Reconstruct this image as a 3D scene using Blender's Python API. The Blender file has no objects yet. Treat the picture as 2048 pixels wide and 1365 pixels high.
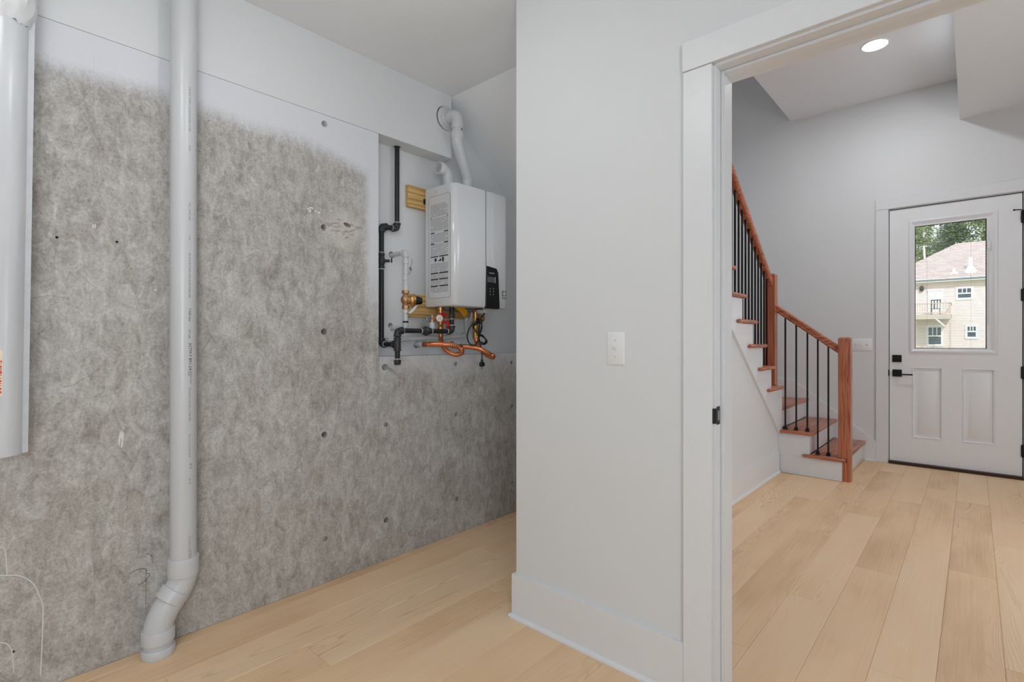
import bpy, bmesh, math, random
from mathutils import Vector, Matrix
random.seed(7)
SC = bpy.context.scene
COL = SC.collection
# ------------------------------------------------------------------ camera, world, sun, exposure
F, C0, S0, EYE, HOR = 1030.0, .7444, .6677, 1.18, 681.0       # X runs along the concrete wall, Y across it
cam = bpy.data.objects.new('camera', bpy.data.cameras.new('camera')); COL.objects.link(cam)
cam.location = (0, 0, EYE); cam.rotation_euler = (math.pi/2, 0, -math.atan2(C0, S0))
cam.data.sensor_width = 36; cam.data.lens = 36*F/2048; cam.data.shift_y = -1.5/2048
cam.data.clip_start = .02; cam.data.clip_end = 400
SC.camera = cam
vs = SC.view_settings
vs.view_transform = 'Standard'; vs.look = 'None'; vs.gamma = 1; vs.exposure = -.34; vs.use_curve_mapping = False
w = bpy.data.worlds.new('sky'); SC.world = w; w.use_nodes = True
w.node_tree.nodes['Background'].inputs[0].default_value = (.86, .93, 1, 1)
w.node_tree.nodes['Background'].inputs[1].default_value = 2.2
def lamp(name, kind, loc, power, size=.1, color=(1, 1, 1), rot=(0, 0, 0)):
    l = bpy.data.lights.new(name, kind); o = bpy.data.objects.new(name, l); COL.objects.link(o)
    l.energy = power; l.color = color; o.location = loc; o.rotation_euler = rot
    if kind == 'AREA': l.shape = 'DISK'; l.size = size
    elif kind in ('POINT', 'SPOT'): l.shadow_soft_size = size
    else: l.angle = size
    return o
WARM = (.935, .97, 1)
lamp('sun', 'SUN', (0, 0, 20), 3.4, .03, (1, 1, 1), (math.radians(20), math.radians(-48), 0))
lamp('closet_lamp', 'POINT', (.84, 1.45, 2.30), 4.8, .06, WARM)            # bare bulb over the utility corner, above the frame
lamp('alcove_fill', 'POINT', (2.12, 1.66, 1.75), 2.8, .14, WARM)            # added fill for heater and alcove, hidden behind the wall end
lamp('room_fill', 'AREA', (.05, 1.15, 2.62), 10.5, .4, WARM)                 # added downward fill for room and floor, above the frame
wl_ = lamp('back_fill', 'AREA', (-1.05, -1.70, 1.45), 48, 1.25, (.86, .94, 1), (math.radians(90), 0, 0))   # added cool fill behind the camera, lifting concrete and heater front
lamp('hall_fill', 'POINT', (2.7, .40, 2.6), 3.5, .12, WARM)                # added fill for hall floor and stair wall, hidden by the door head
lamp('hall_window_daylight', 'AREA', (3.7, -1.70, 1.35), 31, 1.4, (.93, .96, 1), (math.radians(90), 0, 0))   # daylight from the right-hand side of the hall
lamp('stairwell_fill', 'POINT', (4.0, 1.95, 4.6), 6, .15, WARM)  # added fill high in the stairwell, no fixture there
# ------------------------------------------------------------------ pixel helpers (photo pixels -> points of the place)
def ray(px, py):
    a = (px-1024)/F
    return Vector((C0+S0*a, S0-C0*a, (HOR-py)/F))
def on_x(px, py, X): r = ray(px, py); d = X/r.x; return Vector((X, r.y*d, EYE+r.z*d))
def on_y(px, py, Y): r = ray(px, py); d = Y/r.y; return Vector((r.x*d, Y, EYE+r.z*d))
def on_z(px, py, z): r = ray(px, py); d = (z-EYE)/r.z; return Vector((r.x*d, r.y*d, z))
# ------------------------------------------------------------------ materials
def lin(r, g, b):
    f = lambda c: c/12.92 if c <= .04045 else ((c+.055)/1.055)**2.4
    return (f(r/255), f(g/255), f(b/255), 1)
class NT:
    def __init__(s, name):
        s.m = bpy.data.materials.new(name); s.m.use_nodes = True; s.t = s.m.node_tree
        s.p = s.t.nodes['Principled BSDF']
    def n(s, typ, **kw):
        x = s.t.nodes.new(typ)
        for k, v in kw.items():
            if k.startswith('i_'): x.inputs[k[2:].replace('_', ' ')].default_value = v
            else: setattr(x, k, v)
        return x
    def l(s, a, b): s.t.links.new(a, b)
    def math(s, op, a, b=None, c=None, clamp=False):
        x = s.t.nodes.new('ShaderNodeMath'); x.operation = op; x.use_clamp = clamp
        for i, v in enumerate((a, b, c)):
            if v is None: continue
            if isinstance(v, (int, float)): x.inputs[i].default_value = v
            else: s.l(v, x.inputs[i])
        return x.outputs[0]
    def smooth(s, v, a, b):
        x = s.t.nodes.new('ShaderNodeMapRange'); x.interpolation_type = 'SMOOTHSTEP'
        s.l(v, x.inputs[0]); x.inputs[1].default_value = a; x.inputs[2].default_value = b
        return x.outputs[0]
    def coords(s, scale=(1, 1, 1), kind='Object', rand=False, rot=0):
        tc = s.t.nodes.new('ShaderNodeTexCoord'); out = tc.outputs[kind]
        if rand:
            oi = s.t.nodes.new('ShaderNodeObjectInfo'); cb = s.t.nodes.new('ShaderNodeCombineXYZ')
            r = s.math('MULTIPLY', oi.outputs['Random'], 37.0)
            for i in range(3): s.l(r, cb.inputs[i])
            va = s.t.nodes.new('ShaderNodeVectorMath'); s.l(out, va.inputs[0]); s.l(cb.outputs[0], va.inputs[1]); out = va.outputs[0]
        mp = s.t.nodes.new('ShaderNodeMapping'); mp.inputs['Scale'].default_value = scale; mp.inputs['Rotation'].default_value = (0, rot, 0)
        s.l(out, mp.inputs[0]); return mp.outputs[0]
    def noise(s, vec, scale, detail=4, rough=.55, dist=0):
        x = s.n('ShaderNodeTexNoise'); s.l(vec, x.inputs['Vector'])
        x.inputs['Scale'].default_value = scale; x.inputs['Detail'].default_value = detail
        x.inputs['Roughness'].default_value = rough; x.inputs['Distortion'].default_value = dist
        return x.outputs[0]
    def ramp(s, fac, stops):
        x = s.n('ShaderNodeValToRGB'); e = x.color_ramp.elements
        while len(e) < len(stops): e.new(.5)
        for el, (p, c) in zip(e, stops): el.position = p; el.color = c
        s.l(fac, x.inputs[0]); return x.outputs[0]
    def mix(s, fac, a, b, mode='MIX'):
        x = s.n('ShaderNodeMix', data_type='RGBA', blend_type=mode)
        for i, v in ((0, fac), (6, a), (7, b)):
            if isinstance(v, (int, float, tuple)): x.inputs[i].default_value = v
            else: s.l(v, x.inputs[i])
        return x.outputs[2]
    def bump(s, h, strength=.2, dist=.002):
        x = s.n('ShaderNodeBump'); x.inputs['Strength'].default_value = strength; x.inputs['Distance'].default_value = dist
        s.l(h, x.inputs['Height']); s.l(x.outputs[0], s.p.inputs['Normal'])
    def set(s, **kw):
        for k, v in kw.items(): s.p.inputs[k.replace('_', ' ')].default_value = v
        return s
def plain(name, col, rough=.5, metal=0, var=.06, scale=30, bump=0, coat=0):
    t = NT(name); v = t.coords(); nz = t.noise(v, scale, 3)
    d = tuple(c*(1-var) for c in col[:3])+(1,); u = tuple(min(1, c*(1+var)) for c in col[:3])+(1,)
    t.l(t.ramp(nz, [(.3, d), (.7, u)]), t.p.inputs['Base Color'])
    t.set(Roughness=rough, Metallic=metal, Coat_Weight=coat)
    if bump: t.bump(t.noise(v, scale*4, 2), bump, .001)
    return t.m
def M_drywall(name, col, rough=.55):
    t = NT(name); v = t.coords()
    t.l(t.ramp(t.noise(v, 1.3, 2), [(.3, tuple(c*.98 for c in col[:3])+(1,)), (.7, col)]), t.p.inputs['Base Color'])
    t.bump(t.noise(v, 170, 3), .12, .0012); t.set(Roughness=rough); return t.m
def M_wood(name, cols, axis=0, ring=9, rand=True, rough=.38, bump=.15, fine=1.0):
    """stained timber, the grain running along the given axis"""
    t = NT(name); sc = [1, 1, 1]; sc[axis] = .045
    v = t.coords(tuple(sc), rand=rand)
    big = t.noise(v, ring, 3, .5, .6)
    wv = t.math('MULTIPLY', t.math('PINGPONG', t.math('MULTIPLY', big, 15.0), .5), 2.0)
    sc2 = [1, 1, 1]; sc2[axis] = .02
    fib = t.noise(t.coords(tuple(sc2), rand=rand), 230*fine, 3, .6)
    g = t.math('ADD', t.math('MULTIPLY', wv, .34), t.math('MULTIPLY', fib, .62))
    t.l(t.ramp(g, [(.26, cols[0]), (.46, cols[1]), (.72, cols[2])]), t.p.inputs['Base Color'])
    t.bump(g, bump, .001); t.set(Roughness=rough); return t.m
def M_plank():
    t = NT('oak vinyl plank'); oi = t.n('ShaderNodeObjectInfo')
    v = t.coords((.085, 1, 1), rand=True); v2 = t.coords((.018, 1, 1), rand=True); v3 = t.coords((.3, 1, 1), rand=True)
    cloud = t.noise(v3, 5.5, 3, .55)
    rings = t.noise(v, 6.0, 2, .4, .35)
    saw = t.math('PINGPONG', t.math('MULTIPLY', rings, 46.0), .5)
    line = t.smooth(saw, .0, .2)                                # thin dark growth lines
    zone = t.smooth(t.noise(v, 3.0, 2), .47, .60)                # cathedral figure only in places
    fig = t.math('MULTIPLY', t.math('SUBTRACT', 1.0, line), zone)
    fib = t.noise(v2, 120, 4, .65)
    tone = t.math('ADD', t.math('MULTIPLY', oi.outputs['Random'], .38), t.math('MULTIPLY', cloud, .92))
    tone = t.math('ADD', tone, t.math('MULTIPLY', t.math('SUBTRACT', fib, .5), .55))
    base = t.ramp(tone, [(.18, PLANK[0]), (.55, PLANK[1]), (.95, PLANK[2])])
    colr = t.mix(t.math('MULTIPLY', fig, .40), base, PLANK[3])
    t.l(colr, t.p.inputs['Base Color'])
    h = t.math('ADD', t.math('MULTIPLY', fig, -.8), t.math('MULTIPLY', fib, .7))
    t.bump(h, .22, .0012); t.set(Roughness=.46, Specular_IOR_Level=.35)
    return t.m
PLANK = (lin(214, 176, 136), lin(238, 202, 162), lin(244, 214, 178), lin(172, 134, 100))
def M_concrete():
    t = NT('poured concrete'); v = t.coords()
    tc = t.n('ShaderNodeTexCoord'); sp = t.n('ShaderNodeSeparateXYZ'); t.l(tc.outputs['Object'], sp.inputs[0])
    X, Z = sp.outputs[0], sp.outputs[2]
    vs_ = t.coords((1, 1, .6))
    big = t.noise(v, 1.6, 3, .55, .4); mid = t.noise(vs_, 21, 10, .76, .7); fine = t.noise(v, 95, 8, .8)
    sa = t.noise(t.coords((1, 1, .2), rot=.35), 50, 8, .76, .9); sb = t.noise(t.coords((1, 1, .2), rot=-.5), 50, 8, .76, .9)
    strk = t.math('ADD', t.math('MULTIPLY', sa, .5), t.math('MULTIPLY', sb, .5))
    g = t.math('ADD', t.math('MULTIPLY', mid, .68), t.math('MULTIPLY', fine, .46))
    g = t.math('ADD', g, t.math('MULTIPLY', strk, .28)); g = t.math('ADD', g, t.math('MULTIPLY', big, .16))
    colr = t.ramp(g, [(.635, lin(146, 141, 135)), (.745, lin(176, 172, 167)), (.82, lin(193, 190, 186)), (.91, lin(212, 210, 207))])
    warm = t.smooth(t.noise(v, 2.7, 5, .6), .5, .7)
    colr = t.mix(t.math('MULTIPLY', warm, .20), colr, lin(200, 184, 170), 'MULTIPLY')
    grit = t.noise(v, 330, 4, .8)
    colr = t.mix(.85, colr, t.ramp(grit, [(.36, (.34, .34, .34, 1)), (.5, (.5, .5, .5, 1)), (.66, (.66, .66, .66, 1))]), 'SOFT_LIGHT')
    # grit and pin holes
    vo = t.n('ShaderNodeTexVoronoi'); t.l(v, vo.inputs['Vector']); vo.inputs['Scale'].default_value = 38
    pin = t.smooth(vo.outputs['Distance'], .085, .05)
    keep = t.smooth(t.noise(v, 9, 2), .53, .6)
    pin = t.math('MULTIPLY', pin, keep)
    colr = t.mix(t.math('MULTIPLY', pin, .7), colr, lin(70, 62, 56))
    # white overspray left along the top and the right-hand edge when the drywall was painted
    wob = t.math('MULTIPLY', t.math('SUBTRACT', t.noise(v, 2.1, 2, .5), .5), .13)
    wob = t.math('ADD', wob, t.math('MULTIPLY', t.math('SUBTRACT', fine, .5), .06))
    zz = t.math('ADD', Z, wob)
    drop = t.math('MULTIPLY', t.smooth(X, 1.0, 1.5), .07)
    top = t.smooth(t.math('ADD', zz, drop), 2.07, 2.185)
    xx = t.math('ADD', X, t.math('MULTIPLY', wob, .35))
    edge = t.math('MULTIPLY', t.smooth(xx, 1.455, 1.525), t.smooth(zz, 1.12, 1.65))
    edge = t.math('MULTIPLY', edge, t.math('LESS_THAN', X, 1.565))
    ledge = t.math('MULTIPLY', t.math('MULTIPLY', t.smooth(zz, .93, 1.08), t.math('GREATER_THAN', X, 1.565)), .55)  # band under the recess: part overspray, part lit patch put into the colour
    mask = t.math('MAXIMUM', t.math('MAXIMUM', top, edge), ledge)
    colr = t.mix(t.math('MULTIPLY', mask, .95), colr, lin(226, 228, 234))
    # fresh broken concrete round the spall
    ds = t.n('ShaderNodeVectorMath', operation='DISTANCE'); t.l(tc.outputs['Object'], ds.inputs[0]); ds.inputs[1].default_value = tuple(SPALL)
    dd = t.math('ADD', ds.outputs['Value'], t.math('MULTIPLY', wob, .5))
    colr = t.mix(t.math('MULTIPLY', t.smooth(dd, .125, .05), .6), colr, lin(216, 210, 202))
    t.l(colr, t.p.inputs['Base Color'])
    h = t.math('ADD', t.math('MULTIPLY', mid, .5), t.math('MULTIPLY', fine, .5)); h = t.math('SUBTRACT', h, t.math('MULTIPLY', pin, .6))
    t.bump(h, .55, .004); t.set(Roughness=.8, Specular_IOR_Level=.25)
    return t.m
SPALL = on_y(690, 458, 2.35)
def M_glass():
    t = NT('window glass'); t.set(Base_Color=(.97, .98, .98, 1), Roughness=0, Transmission_Weight=1, IOR=1.1); return t.m
def M_emit(name, col, s):
    t = NT(name); t.set(Base_Color=col, Emission_Color=col, Emission_Strength=s); return t.m
def M_siding(name, col, col2, pitch):
    t = NT(name); tc = t.n('ShaderNodeTexCoord'); sp = t.n('ShaderNodeSeparateXYZ'); t.l(tc.outputs['Object'], sp.inputs[0])
    fr = t.math('FRACT', t.math('DIVIDE', sp.outputs[2], pitch))
    t.l(t.mix(t.smooth(fr, .16, .0), col, col2), t.p.inputs['Base Color']); t.bump(fr, .6, .01); t.set(Roughness=.7); return t.m
def M_shingle():
    t = NT('asphalt shingle'); v = t.coords((1, 1, 1.4))
    b = t.n('ShaderNodeTexBrick'); mp = t.n('ShaderNodeMapping'); mp.inputs['Rotation'].default_value = (0, math.pi/2, math.pi/2)
    tc = t.n('ShaderNodeTexCoord'); t.l(tc.outputs['Object'], mp.inputs[0]); t.l(mp.outputs[0], b.inputs['Vector'])
    b.inputs['Scale'].default_value = 1.0; b.inputs['Brick Width'].default_value = .33; b.inputs['Row Height'].default_value = .15; b.inputs['Mortar Size'].default_value = .012
    b.inputs['Color1'].default_value = lin(190, 176, 169); b.inputs['Color2'].default_value = lin(174, 158, 151); b.inputs['Mortar'].default_value = lin(160, 142, 137)
    t.l(b.outputs[0], t.p.inputs['Base Color']); t.set(Roughness=.9); return t.m
def M_leaf(name, a, b):
    t = NT(name); v = t.coords(); t.l(t.ramp(t.noise(v, .9, 4), [(.32, a), (.68, b)]), t.p.inputs['Base Color']); t.set(Roughness=.7); return t.m
WALLC = lin(225, 227, 229)
m_wall = M_drywall('white wall paint', WALLC)
m_ceil = M_drywall('white ceiling paint', lin(238, 240, 242), .7)
m_trim = plain('white semi-gloss trim paint', lin(229, 231, 234), .32, var=.01)
m_door = plain('white door paint', lin(238, 240, 243), .38, var=.01)
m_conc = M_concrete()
m_plank = M_plank()
m_sub = plain('floor joint', lin(140, 106, 76), .8)
m_pvc = plain('white plastic pipe', lin(208, 210, 213), .3, var=.015, scale=6)
m_duct = NT('painted sheet metal'); _v = m_duct.coords((1, 1, .2))
m_duct.l(m_duct.ramp(m_duct.noise(_v, 14, 5), [(.3, lin(204, 207, 212)), (.7, lin(218, 220, 223))]), m_duct.p.inputs['Base Color'])
m_duct.set(Roughness=.24); m_duct.bump(m_duct.noise(m_duct.coords(), 260, 2), .10, .001); m_duct = m_duct.m
m_seam = plain('grey primed strip', lin(196, 199, 203), .45)
m_mastic = plain('white duct mastic', lin(226, 227, 230), .35, var=.03, scale=40, bump=.5)
m_print = plain('black print', lin(38, 38, 40), .6)
m_print2 = plain('faded grey print', lin(112, 112, 116), .6)
m_micro = plain('fine grey print', lin(150, 151, 154), .6)
m_red = plain('red print', lin(206, 62, 44), .5)
m_tag = plain('cream paper tag', lin(240, 224, 206), .6)
m_iron = plain('black iron pipe', lin(38, 39, 41), .42, .25, var=.35, scale=60, bump=.15)
m_fit = plain('cast iron fitting', lin(58, 59, 62), .5, .3, var=.3, scale=50, bump=.3)
m_seal = plain('white thread sealant', lin(196, 197, 198), .6)
m_brass = plain('brass', lin(196, 152, 92), .32, .85, var=.2, scale=45)
m_bronze = plain('cast bronze', lin(188, 146, 112), .42, .7, var=.25, scale=60, bump=.25)
m_copper = plain('corrugated copper', lin(204, 128, 90), .28, .9, var=.15, scale=30)
m_solder = plain('dull copper end', lin(150, 96, 70), .5, .7)
m_steel = plain('steel', lin(170, 172, 176), .3, .8)
m_redp = plain('red plastic handle', lin(186, 28, 32), .35)
m_black = plain('black plastic', lin(16, 16, 17), .35)
m_bmetal = plain('matte black metal', lin(20, 20, 21), .4, .3)
m_grey = plain('grey paper tag', lin(132, 138, 138), .6)
m_yellow = plain('yellow tag', lin(226, 158, 24), .5)
m_whitepaper = plain('white paper', lin(236, 236, 238), .6)
m_heater = plain('white enamel', lin(218, 219, 221), .16, var=.006, coat=.3)
m_groove = plain('grey groove', lin(120, 121, 124), .6)
m_lcd = plain('grey display', lin(92, 94, 95), .2)
m_pine = M_wood('pressed pine board', (lin(150, 112, 60), lin(208, 168, 104), lin(228, 194, 132)), 0, 11, rough=.7, fine=.35, bump=.02)
m_oak = [M_wood('red oak along '+'XYZ'[i], (lin(126, 66, 42), lin(180, 104, 74), lin(206, 136, 104)), i, 12, rough=.3) for i in range(3)]
m_switch = plain('white switch plastic', lin(236, 237, 238), .3, var=.005)
m_thresh = plain('dark brown threshold', lin(52, 30, 20), .4)
m_sash = plain('grey window edge', lin(62, 74, 78), .5)
m_slat = plain('white blind slat', lin(226, 226, 226), .5)
m_glass = M_glass()
m_dark = plain('dark void', lin(14, 13, 12), .9)
m_crack = plain('crack line', lin(112, 105, 99), .9)  # hairline cracks, toned as darker concrete
m_chalk = plain('white chalk line', lin(224, 224, 224), .9)
m_patch = plain('smooth cement patch', lin(186, 184, 180), .8, scale=14)
# ------------------------------------------------------------------ mesh helpers
def B(): return bmesh.new()
def box(bm, x0, x1, y0, y1, z0, z1, bev=0, seg=1):
    vs_ = [bm.verts.new(p) for p in ((x0, y0, z0), (x1, y0, z0), (x1, y1, z0), (x0, y1, z0), (x0, y0, z1), (x1, y0, z1), (x1, y1, z1), (x0, y1, z1))]
    fs = [bm.faces.new([vs_[i] for i in f]) for f in ((3, 2, 1, 0), (4, 5, 6, 7), (0, 1, 5, 4), (1, 2, 6, 5), (2, 3, 7, 6), (3, 0, 4, 7))]
    if bev:
        es = list({e for f in fs for e in f.edges})
        bmesh.ops.bevel(bm, geom=es, offset=bev, segments=seg, profile=.5, affect='EDGES')
    return vs_
def frame_of(d):
    d = Vector(d).normalized(); u = Vector((0, 0, 1)) if abs(d.z) < .9 else Vector((1, 0, 0))
    a = u.cross(d).normalized(); return a, d.cross(a).normalized(), d
def obox(bm, c, ax, ay, az, sx, sy, sz, bev=0):
    """box centred at c with unit axes ax, ay, az"""
    n0 = len(bm.verts); box(bm, -sx/2, sx/2, -sy/2, sy/2, -sz/2, sz/2, bev)
    bm.verts.ensure_lookup_table(); c = Vector(c)
    for v in bm.verts[n0:]: p = v.co.copy(); v.co = c+Vector(ax)*p.x+Vector(ay)*p.y+Vector(az)*p.z
def prism(bm, poly, lo, hi, axis):
    """polygon in the two other axes extruded along axis"""
    def P(u, v, w_): return {0: (w_, u, v), 1: (u, w_, v), 2: (u, v, w_)}[axis]
    a = [bm.verts.new(P(u, v, lo)) for u, v in poly]; b = [bm.verts.new(P(u, v, hi)) for u, v in poly]
    bm.faces.new(a); bm.faces.new(b[::-1]); n = len(poly)
    for i in range(n): bm.faces.new((a[i], b[i], b[(i+1) % n], a[(i+1) % n]))
    bmesh.ops.recalc_face_normals(bm, faces=bm.faces)
def smooth_path(pts, n=6):
    pts = [Vector(p) for p in pts]; out = []
    q = [pts[0]*2-pts[1]]+pts+[pts[-1]*2-pts[-2]]
    for i in range(1, len(q)-2):
        for k in range(n):
            t = k/n; a, b, c, d = q[i-1:i+3]
            out.append(.5*((2*b)+(c-a)*t+(2*a-5*b+4*c-d)*t*t+(3*b-a-3*c+d)*t**3))
    out.append(pts[-1]); return out
def tube(bm, pts, r, seg=12, caps=True):
    pts = [Vector(p) for p in pts]; n = len(pts); rs = r if isinstance(r, (list, tuple)) else [r]*n
    tg = [(pts[min(i+1, n-1)]-pts[max(i-1, 0)]).normalized() for i in range(n)]
    a, b, _ = frame_of(tg[0]); rings = []
    for i in range(n):
        if i:
            q = tg[i-1].rotation_difference(tg[i]); a = (q @ a).normalized(); a = (a-tg[i]*a.dot(tg[i])).normalized(); b = tg[i].cross(a)
        rings.append([bm.verts.new(pts[i]+(a*math.cos(2*math.pi*k/seg)+b*math.sin(2*math.pi*k/seg))*rs[i]) for k in range(seg)])
    for i in range(n-1):
        for k in range(seg): bm.faces.new((rings[i][k], rings[i][(k+1) % seg], rings[i+1][(k+1) % seg], rings[i+1][k]))
    if caps: bm.faces.new(rings[0][::-1]); bm.faces.new(rings[-1])
def lathe(bm, o, d, prof, seg=20):
    """profile [(radius, height)] turned about the axis through o along d"""
    o = Vector(o); a, b, d = frame_of(d); rings = []
    for r, h in prof: rings.append([bm.verts.new(o+d*h+(a*math.cos(2*math.pi*k/seg)+b*math.sin(2*math.pi*k/seg))*max(r, 1e-4)) for k in range(seg)])
    for i in range(len(prof)-1):
        for k in range(seg): bm.faces.new((rings[i][k], rings[i][(k+1) % seg], rings[i+1][(k+1) % seg], rings[i+1][k]))
    bm.faces.new(rings[0][::-1]); bm.faces.new(rings[-1])
def ring(bm, o, d, r, w_, t):   # a plain sleeve, bevelled
    lathe(bm, o, d, [(r-t*.6, -w_/2), (r, -w_/2+t*.6), (r, w_/2-t*.6), (r-t*.6, w_/2)])
def text(bm, s, size, mapper, bold=0):
    cu = bpy.data.curves.new('t', 'FONT'); cu.body = s; cu.size = size; cu.resolution_u = 2; cu.offset = bold
    o = bpy.data.objects.new('t', cu); COL.objects.link(o); bpy.context.view_layer.update()
    me = bpy.data.meshes.new_from_object(o.evaluated_get(bpy.context.evaluated_depsgraph_get()))
    vs_ = [bm.verts.new(mapper(v.co.x, v.co.y)) for v in me.vertices]
    for p in me.polygons:
        try: bm.faces.new([vs_[i] for i in p.vertices])
        except ValueError: pass
    w_ = max((v.co.x for v in me.vertices), default=0)
    bpy.data.objects.remove(o); bpy.data.meshes.remove(me); return w_
ANG = math.radians(38)
def wloc(o): return Vector((0, 0, 0)) if o is None else wloc(o.parent)+o.location
def obj(name, bm, mat, parent=None, base=None, smooth=True):
    """link the mesh (built in room coordinates) as one object; base = its origin when it is top-level"""
    bmesh.ops.recalc_face_normals(bm, faces=bm.faces)
    me = bpy.data.meshes.new(name); org = wloc(parent) if parent else Vector(base or (0, 0, 0))
    bm.to_mesh(me); bm.free(); me.transform(Matrix.Translation(-org)); me.materials.append(mat)
    if smooth:
        me.polygons.foreach_set('use_smooth', [True]*len(me.polygons)); me.set_sharp_from_angle(angle=ANG)
    o = bpy.data.objects.new(name, me); COL.objects.link(o)
    if parent: o.parent = parent
    else: o.location = org
    return o
def thing(name, label, cat, loc, group=None):
    o = bpy.data.objects.new(name, None); COL.objects.link(o); o.empty_display_size = .05
    o.location = loc; o['label'] = label; o['category'] = cat
    if group: o['group'] = group
    return o
def tag(o, label, cat, group=None):
    o['label'] = label; o['category'] = cat
    if group: o['group'] = group
    return o
def struct(name, bm, mat, base=None):
    o = obj(name, bm, mat, None, base); o['kind'] = 'structure'; return o
def part(name, fn, mat, parent, **kw):
    bm = B(); fn(bm); return obj(name, bm, mat, parent, **kw)
def dup(src, loc, parent):
    o = src.copy(); COL.objects.link(o); o.parent = parent; o.location = loc; return o
def drill(o, cut):
    """cut the shapes of bmesh `cut` out of object o for good"""
    me = bpy.data.meshes.new('cut'); bmesh.ops.recalc_face_normals(cut, faces=cut.faces); cut.to_mesh(me); cut.free()
    k = bpy.data.objects.new('cut', me); COL.objects.link(k)
    md = o.modifiers.new('b', 'BOOLEAN'); md.object = k; md.operation = 'DIFFERENCE'; md.solver = 'EXACT'; md.use_self = True
    bpy.context.view_layer.update()
    new = bpy.data.meshes.new_from_object(o.evaluated_get(bpy.context.evaluated_depsgraph_get()))
    o.modifiers.remove(md); old = o.data; o.data = new; new.name = o.name; bpy.data.meshes.remove(old)
    bpy.data.objects.remove(k); bpy.data.meshes.remove(me)
# ================================================================== SETTING
YW, YR, XB, XB2, XD = 2.35, 2.465, 1.65, 1.79, 6.12     # concrete face, recess back, doorway wall faces, far wall
ZC, ZT, ZL = 2.65, 2.276, 1.0925                        # room ceiling, top of tall concrete, ledge
XN = 1.56                                               # left side of the recess
# ---- floor: every plank its own piece
bm = B(); box(bm, -1.72, 6.3, -1.75, 2.49, -.12, -.009); floor = struct('floor', bm, m_sub)
JOINT = {4: 2.81, 3: 3.59, 1: 3.20, 2: 2.65, 0: 3.76, -1: 3.48, -2: 2.56, 5: 3.82, 11: 1.55, 9: .95, 10: 2.05, 8: 1.75, 7: .3, 6: .72}
PL, PWD = 1.52, .182
for row in range(-10, 13):
    y0 = .099+PWD*row; y1 = min(y0+PWD, YW+.001)
    if y1-y0 < .02: continue
    j = JOINT.get(row, random.uniform(0, PL)); x = j-PL*math.ceil((j+1.7)/PL)
    while x < 6.16:
        xa, xb = max(x, -1.7), min(x+PL, 6.16)
        if xb-xa > .03:
            bm = B(); g = .0003; t_ = .0022
            a = [(xa+g, y0+g), (xb-g, y0+g), (xb-g, y1-g), (xa+g, y1-g)]
            bb = [(xa+g+t_*.6, y0+g+t_), (xb-g-t_*.6, y0+g+t_), (xb-g-t_*.6, y1-g-t_), (xa+g+t_*.6, y1-g-t_)]
            dz = random.uniform(-.0004, 0)
            V = [bm.verts.new((p[0], p[1], -.009)) for p in a]+[bm.verts.new((p[0], p[1], -.0016)) for p in a]+[bm.verts.new((p[0], p[1], dz)) for p in bb]
            bm.faces.new(V[8:])
            for L in (0, 4):
                for k in range(4): bm.faces.new((V[L+k], V[L+(k+1) % 4], V[L+4+(k+1) % 4], V[L+4+k]))
            me = bpy.data.meshes.new('plank'); org = Vector((xa, y0, 0)); bm.normal_update(); bm.to_mesh(me); bm.free()
            me.transform(Matrix.Translation(-org)); me.materials.append(m_plank)
            o = bpy.data.objects.new('plank', me); COL.objects.link(o); o.parent = floor; o.location = org
        x += PL
# ---- concrete foundation wall with its tie holes
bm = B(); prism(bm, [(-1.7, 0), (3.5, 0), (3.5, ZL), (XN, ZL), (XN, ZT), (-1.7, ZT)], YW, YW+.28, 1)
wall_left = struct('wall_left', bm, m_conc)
cut = B()
for px, py, r in ((649, 248, .0135), (648, 455, .0135), (648, 664, .0135), (649, 870, .0135), (912, 729, .013), (1024, 726, .013), (913, 829, .013), (1025, 813, .012),
                  (914, 999, .013), (773, 1041, .014), (1025, 966, .011), (114, 475, .004), (234, 484, .004), (27, 1305, .004)):
    p = on_y(px, py, YW); lathe(cut, (p.x, YW-.02, p.z), (0, 1, 0), [(r*1.2, 0), (r*1.15, .021), (r*.85, .07), (r*.5, .09)], 16)
p = on_y(775, 739, YW); tube(cut, [(p.x-.05, YW+.08, p.z+.045), (p.x+.01, YW+.016, p.z+.002), (p.x+.075, YW-.003, p.z-.055)], [.022, .020, .009], 10)
s = bmesh.ops.create_icosphere(cut, subdivisions=2, radius=1)['verts']
for q in s: q.co = Vector((p.x-.016+q.co.x*.022, YW+.01+q.co.y*.05, p.z+.012+q.co.z*.018))
drill(wall_left, cut)
cut = B()
rs = random.Random(3)
for k in range(46):                                      # the broken-out hollow with its deep hole
    u = rs.uniform(-.115, .09); q = (SPALL.x+u, YW-.002+rs.uniform(-.004, .004), SPALL.z+rs.gauss(-.004, .021)*(1-abs(u)*5)+u*.12)
    s = bmesh.ops.create_icosphere(cut, subdivisions=1, radius=1)['verts']
    sx, sz = rs.uniform(.010, .030), rs.uniform(.007, .018); ca = rs.uniform(-.6, .6)
    for v in s: v.co = Vector((q[0]+v.co.x*sx-v.co.z*ca*sz, q[1]+v.co.y*rs.uniform(.008, .013), q[2]+v.co.z*sz+v.co.x*ca*sx*.6))
s = bmesh.ops.create_icosphere(cut, subdivisions=2, radius=1)['verts']; h0 = on_y(695, 450, YW)
for v in s: v.co = Vector((h0.x+v.co.x*.024, YW+.01+v.co.y*.045, h0.z+v.co.z*.010-v.co.x*.004))
drill(wall_left, cut)
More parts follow.
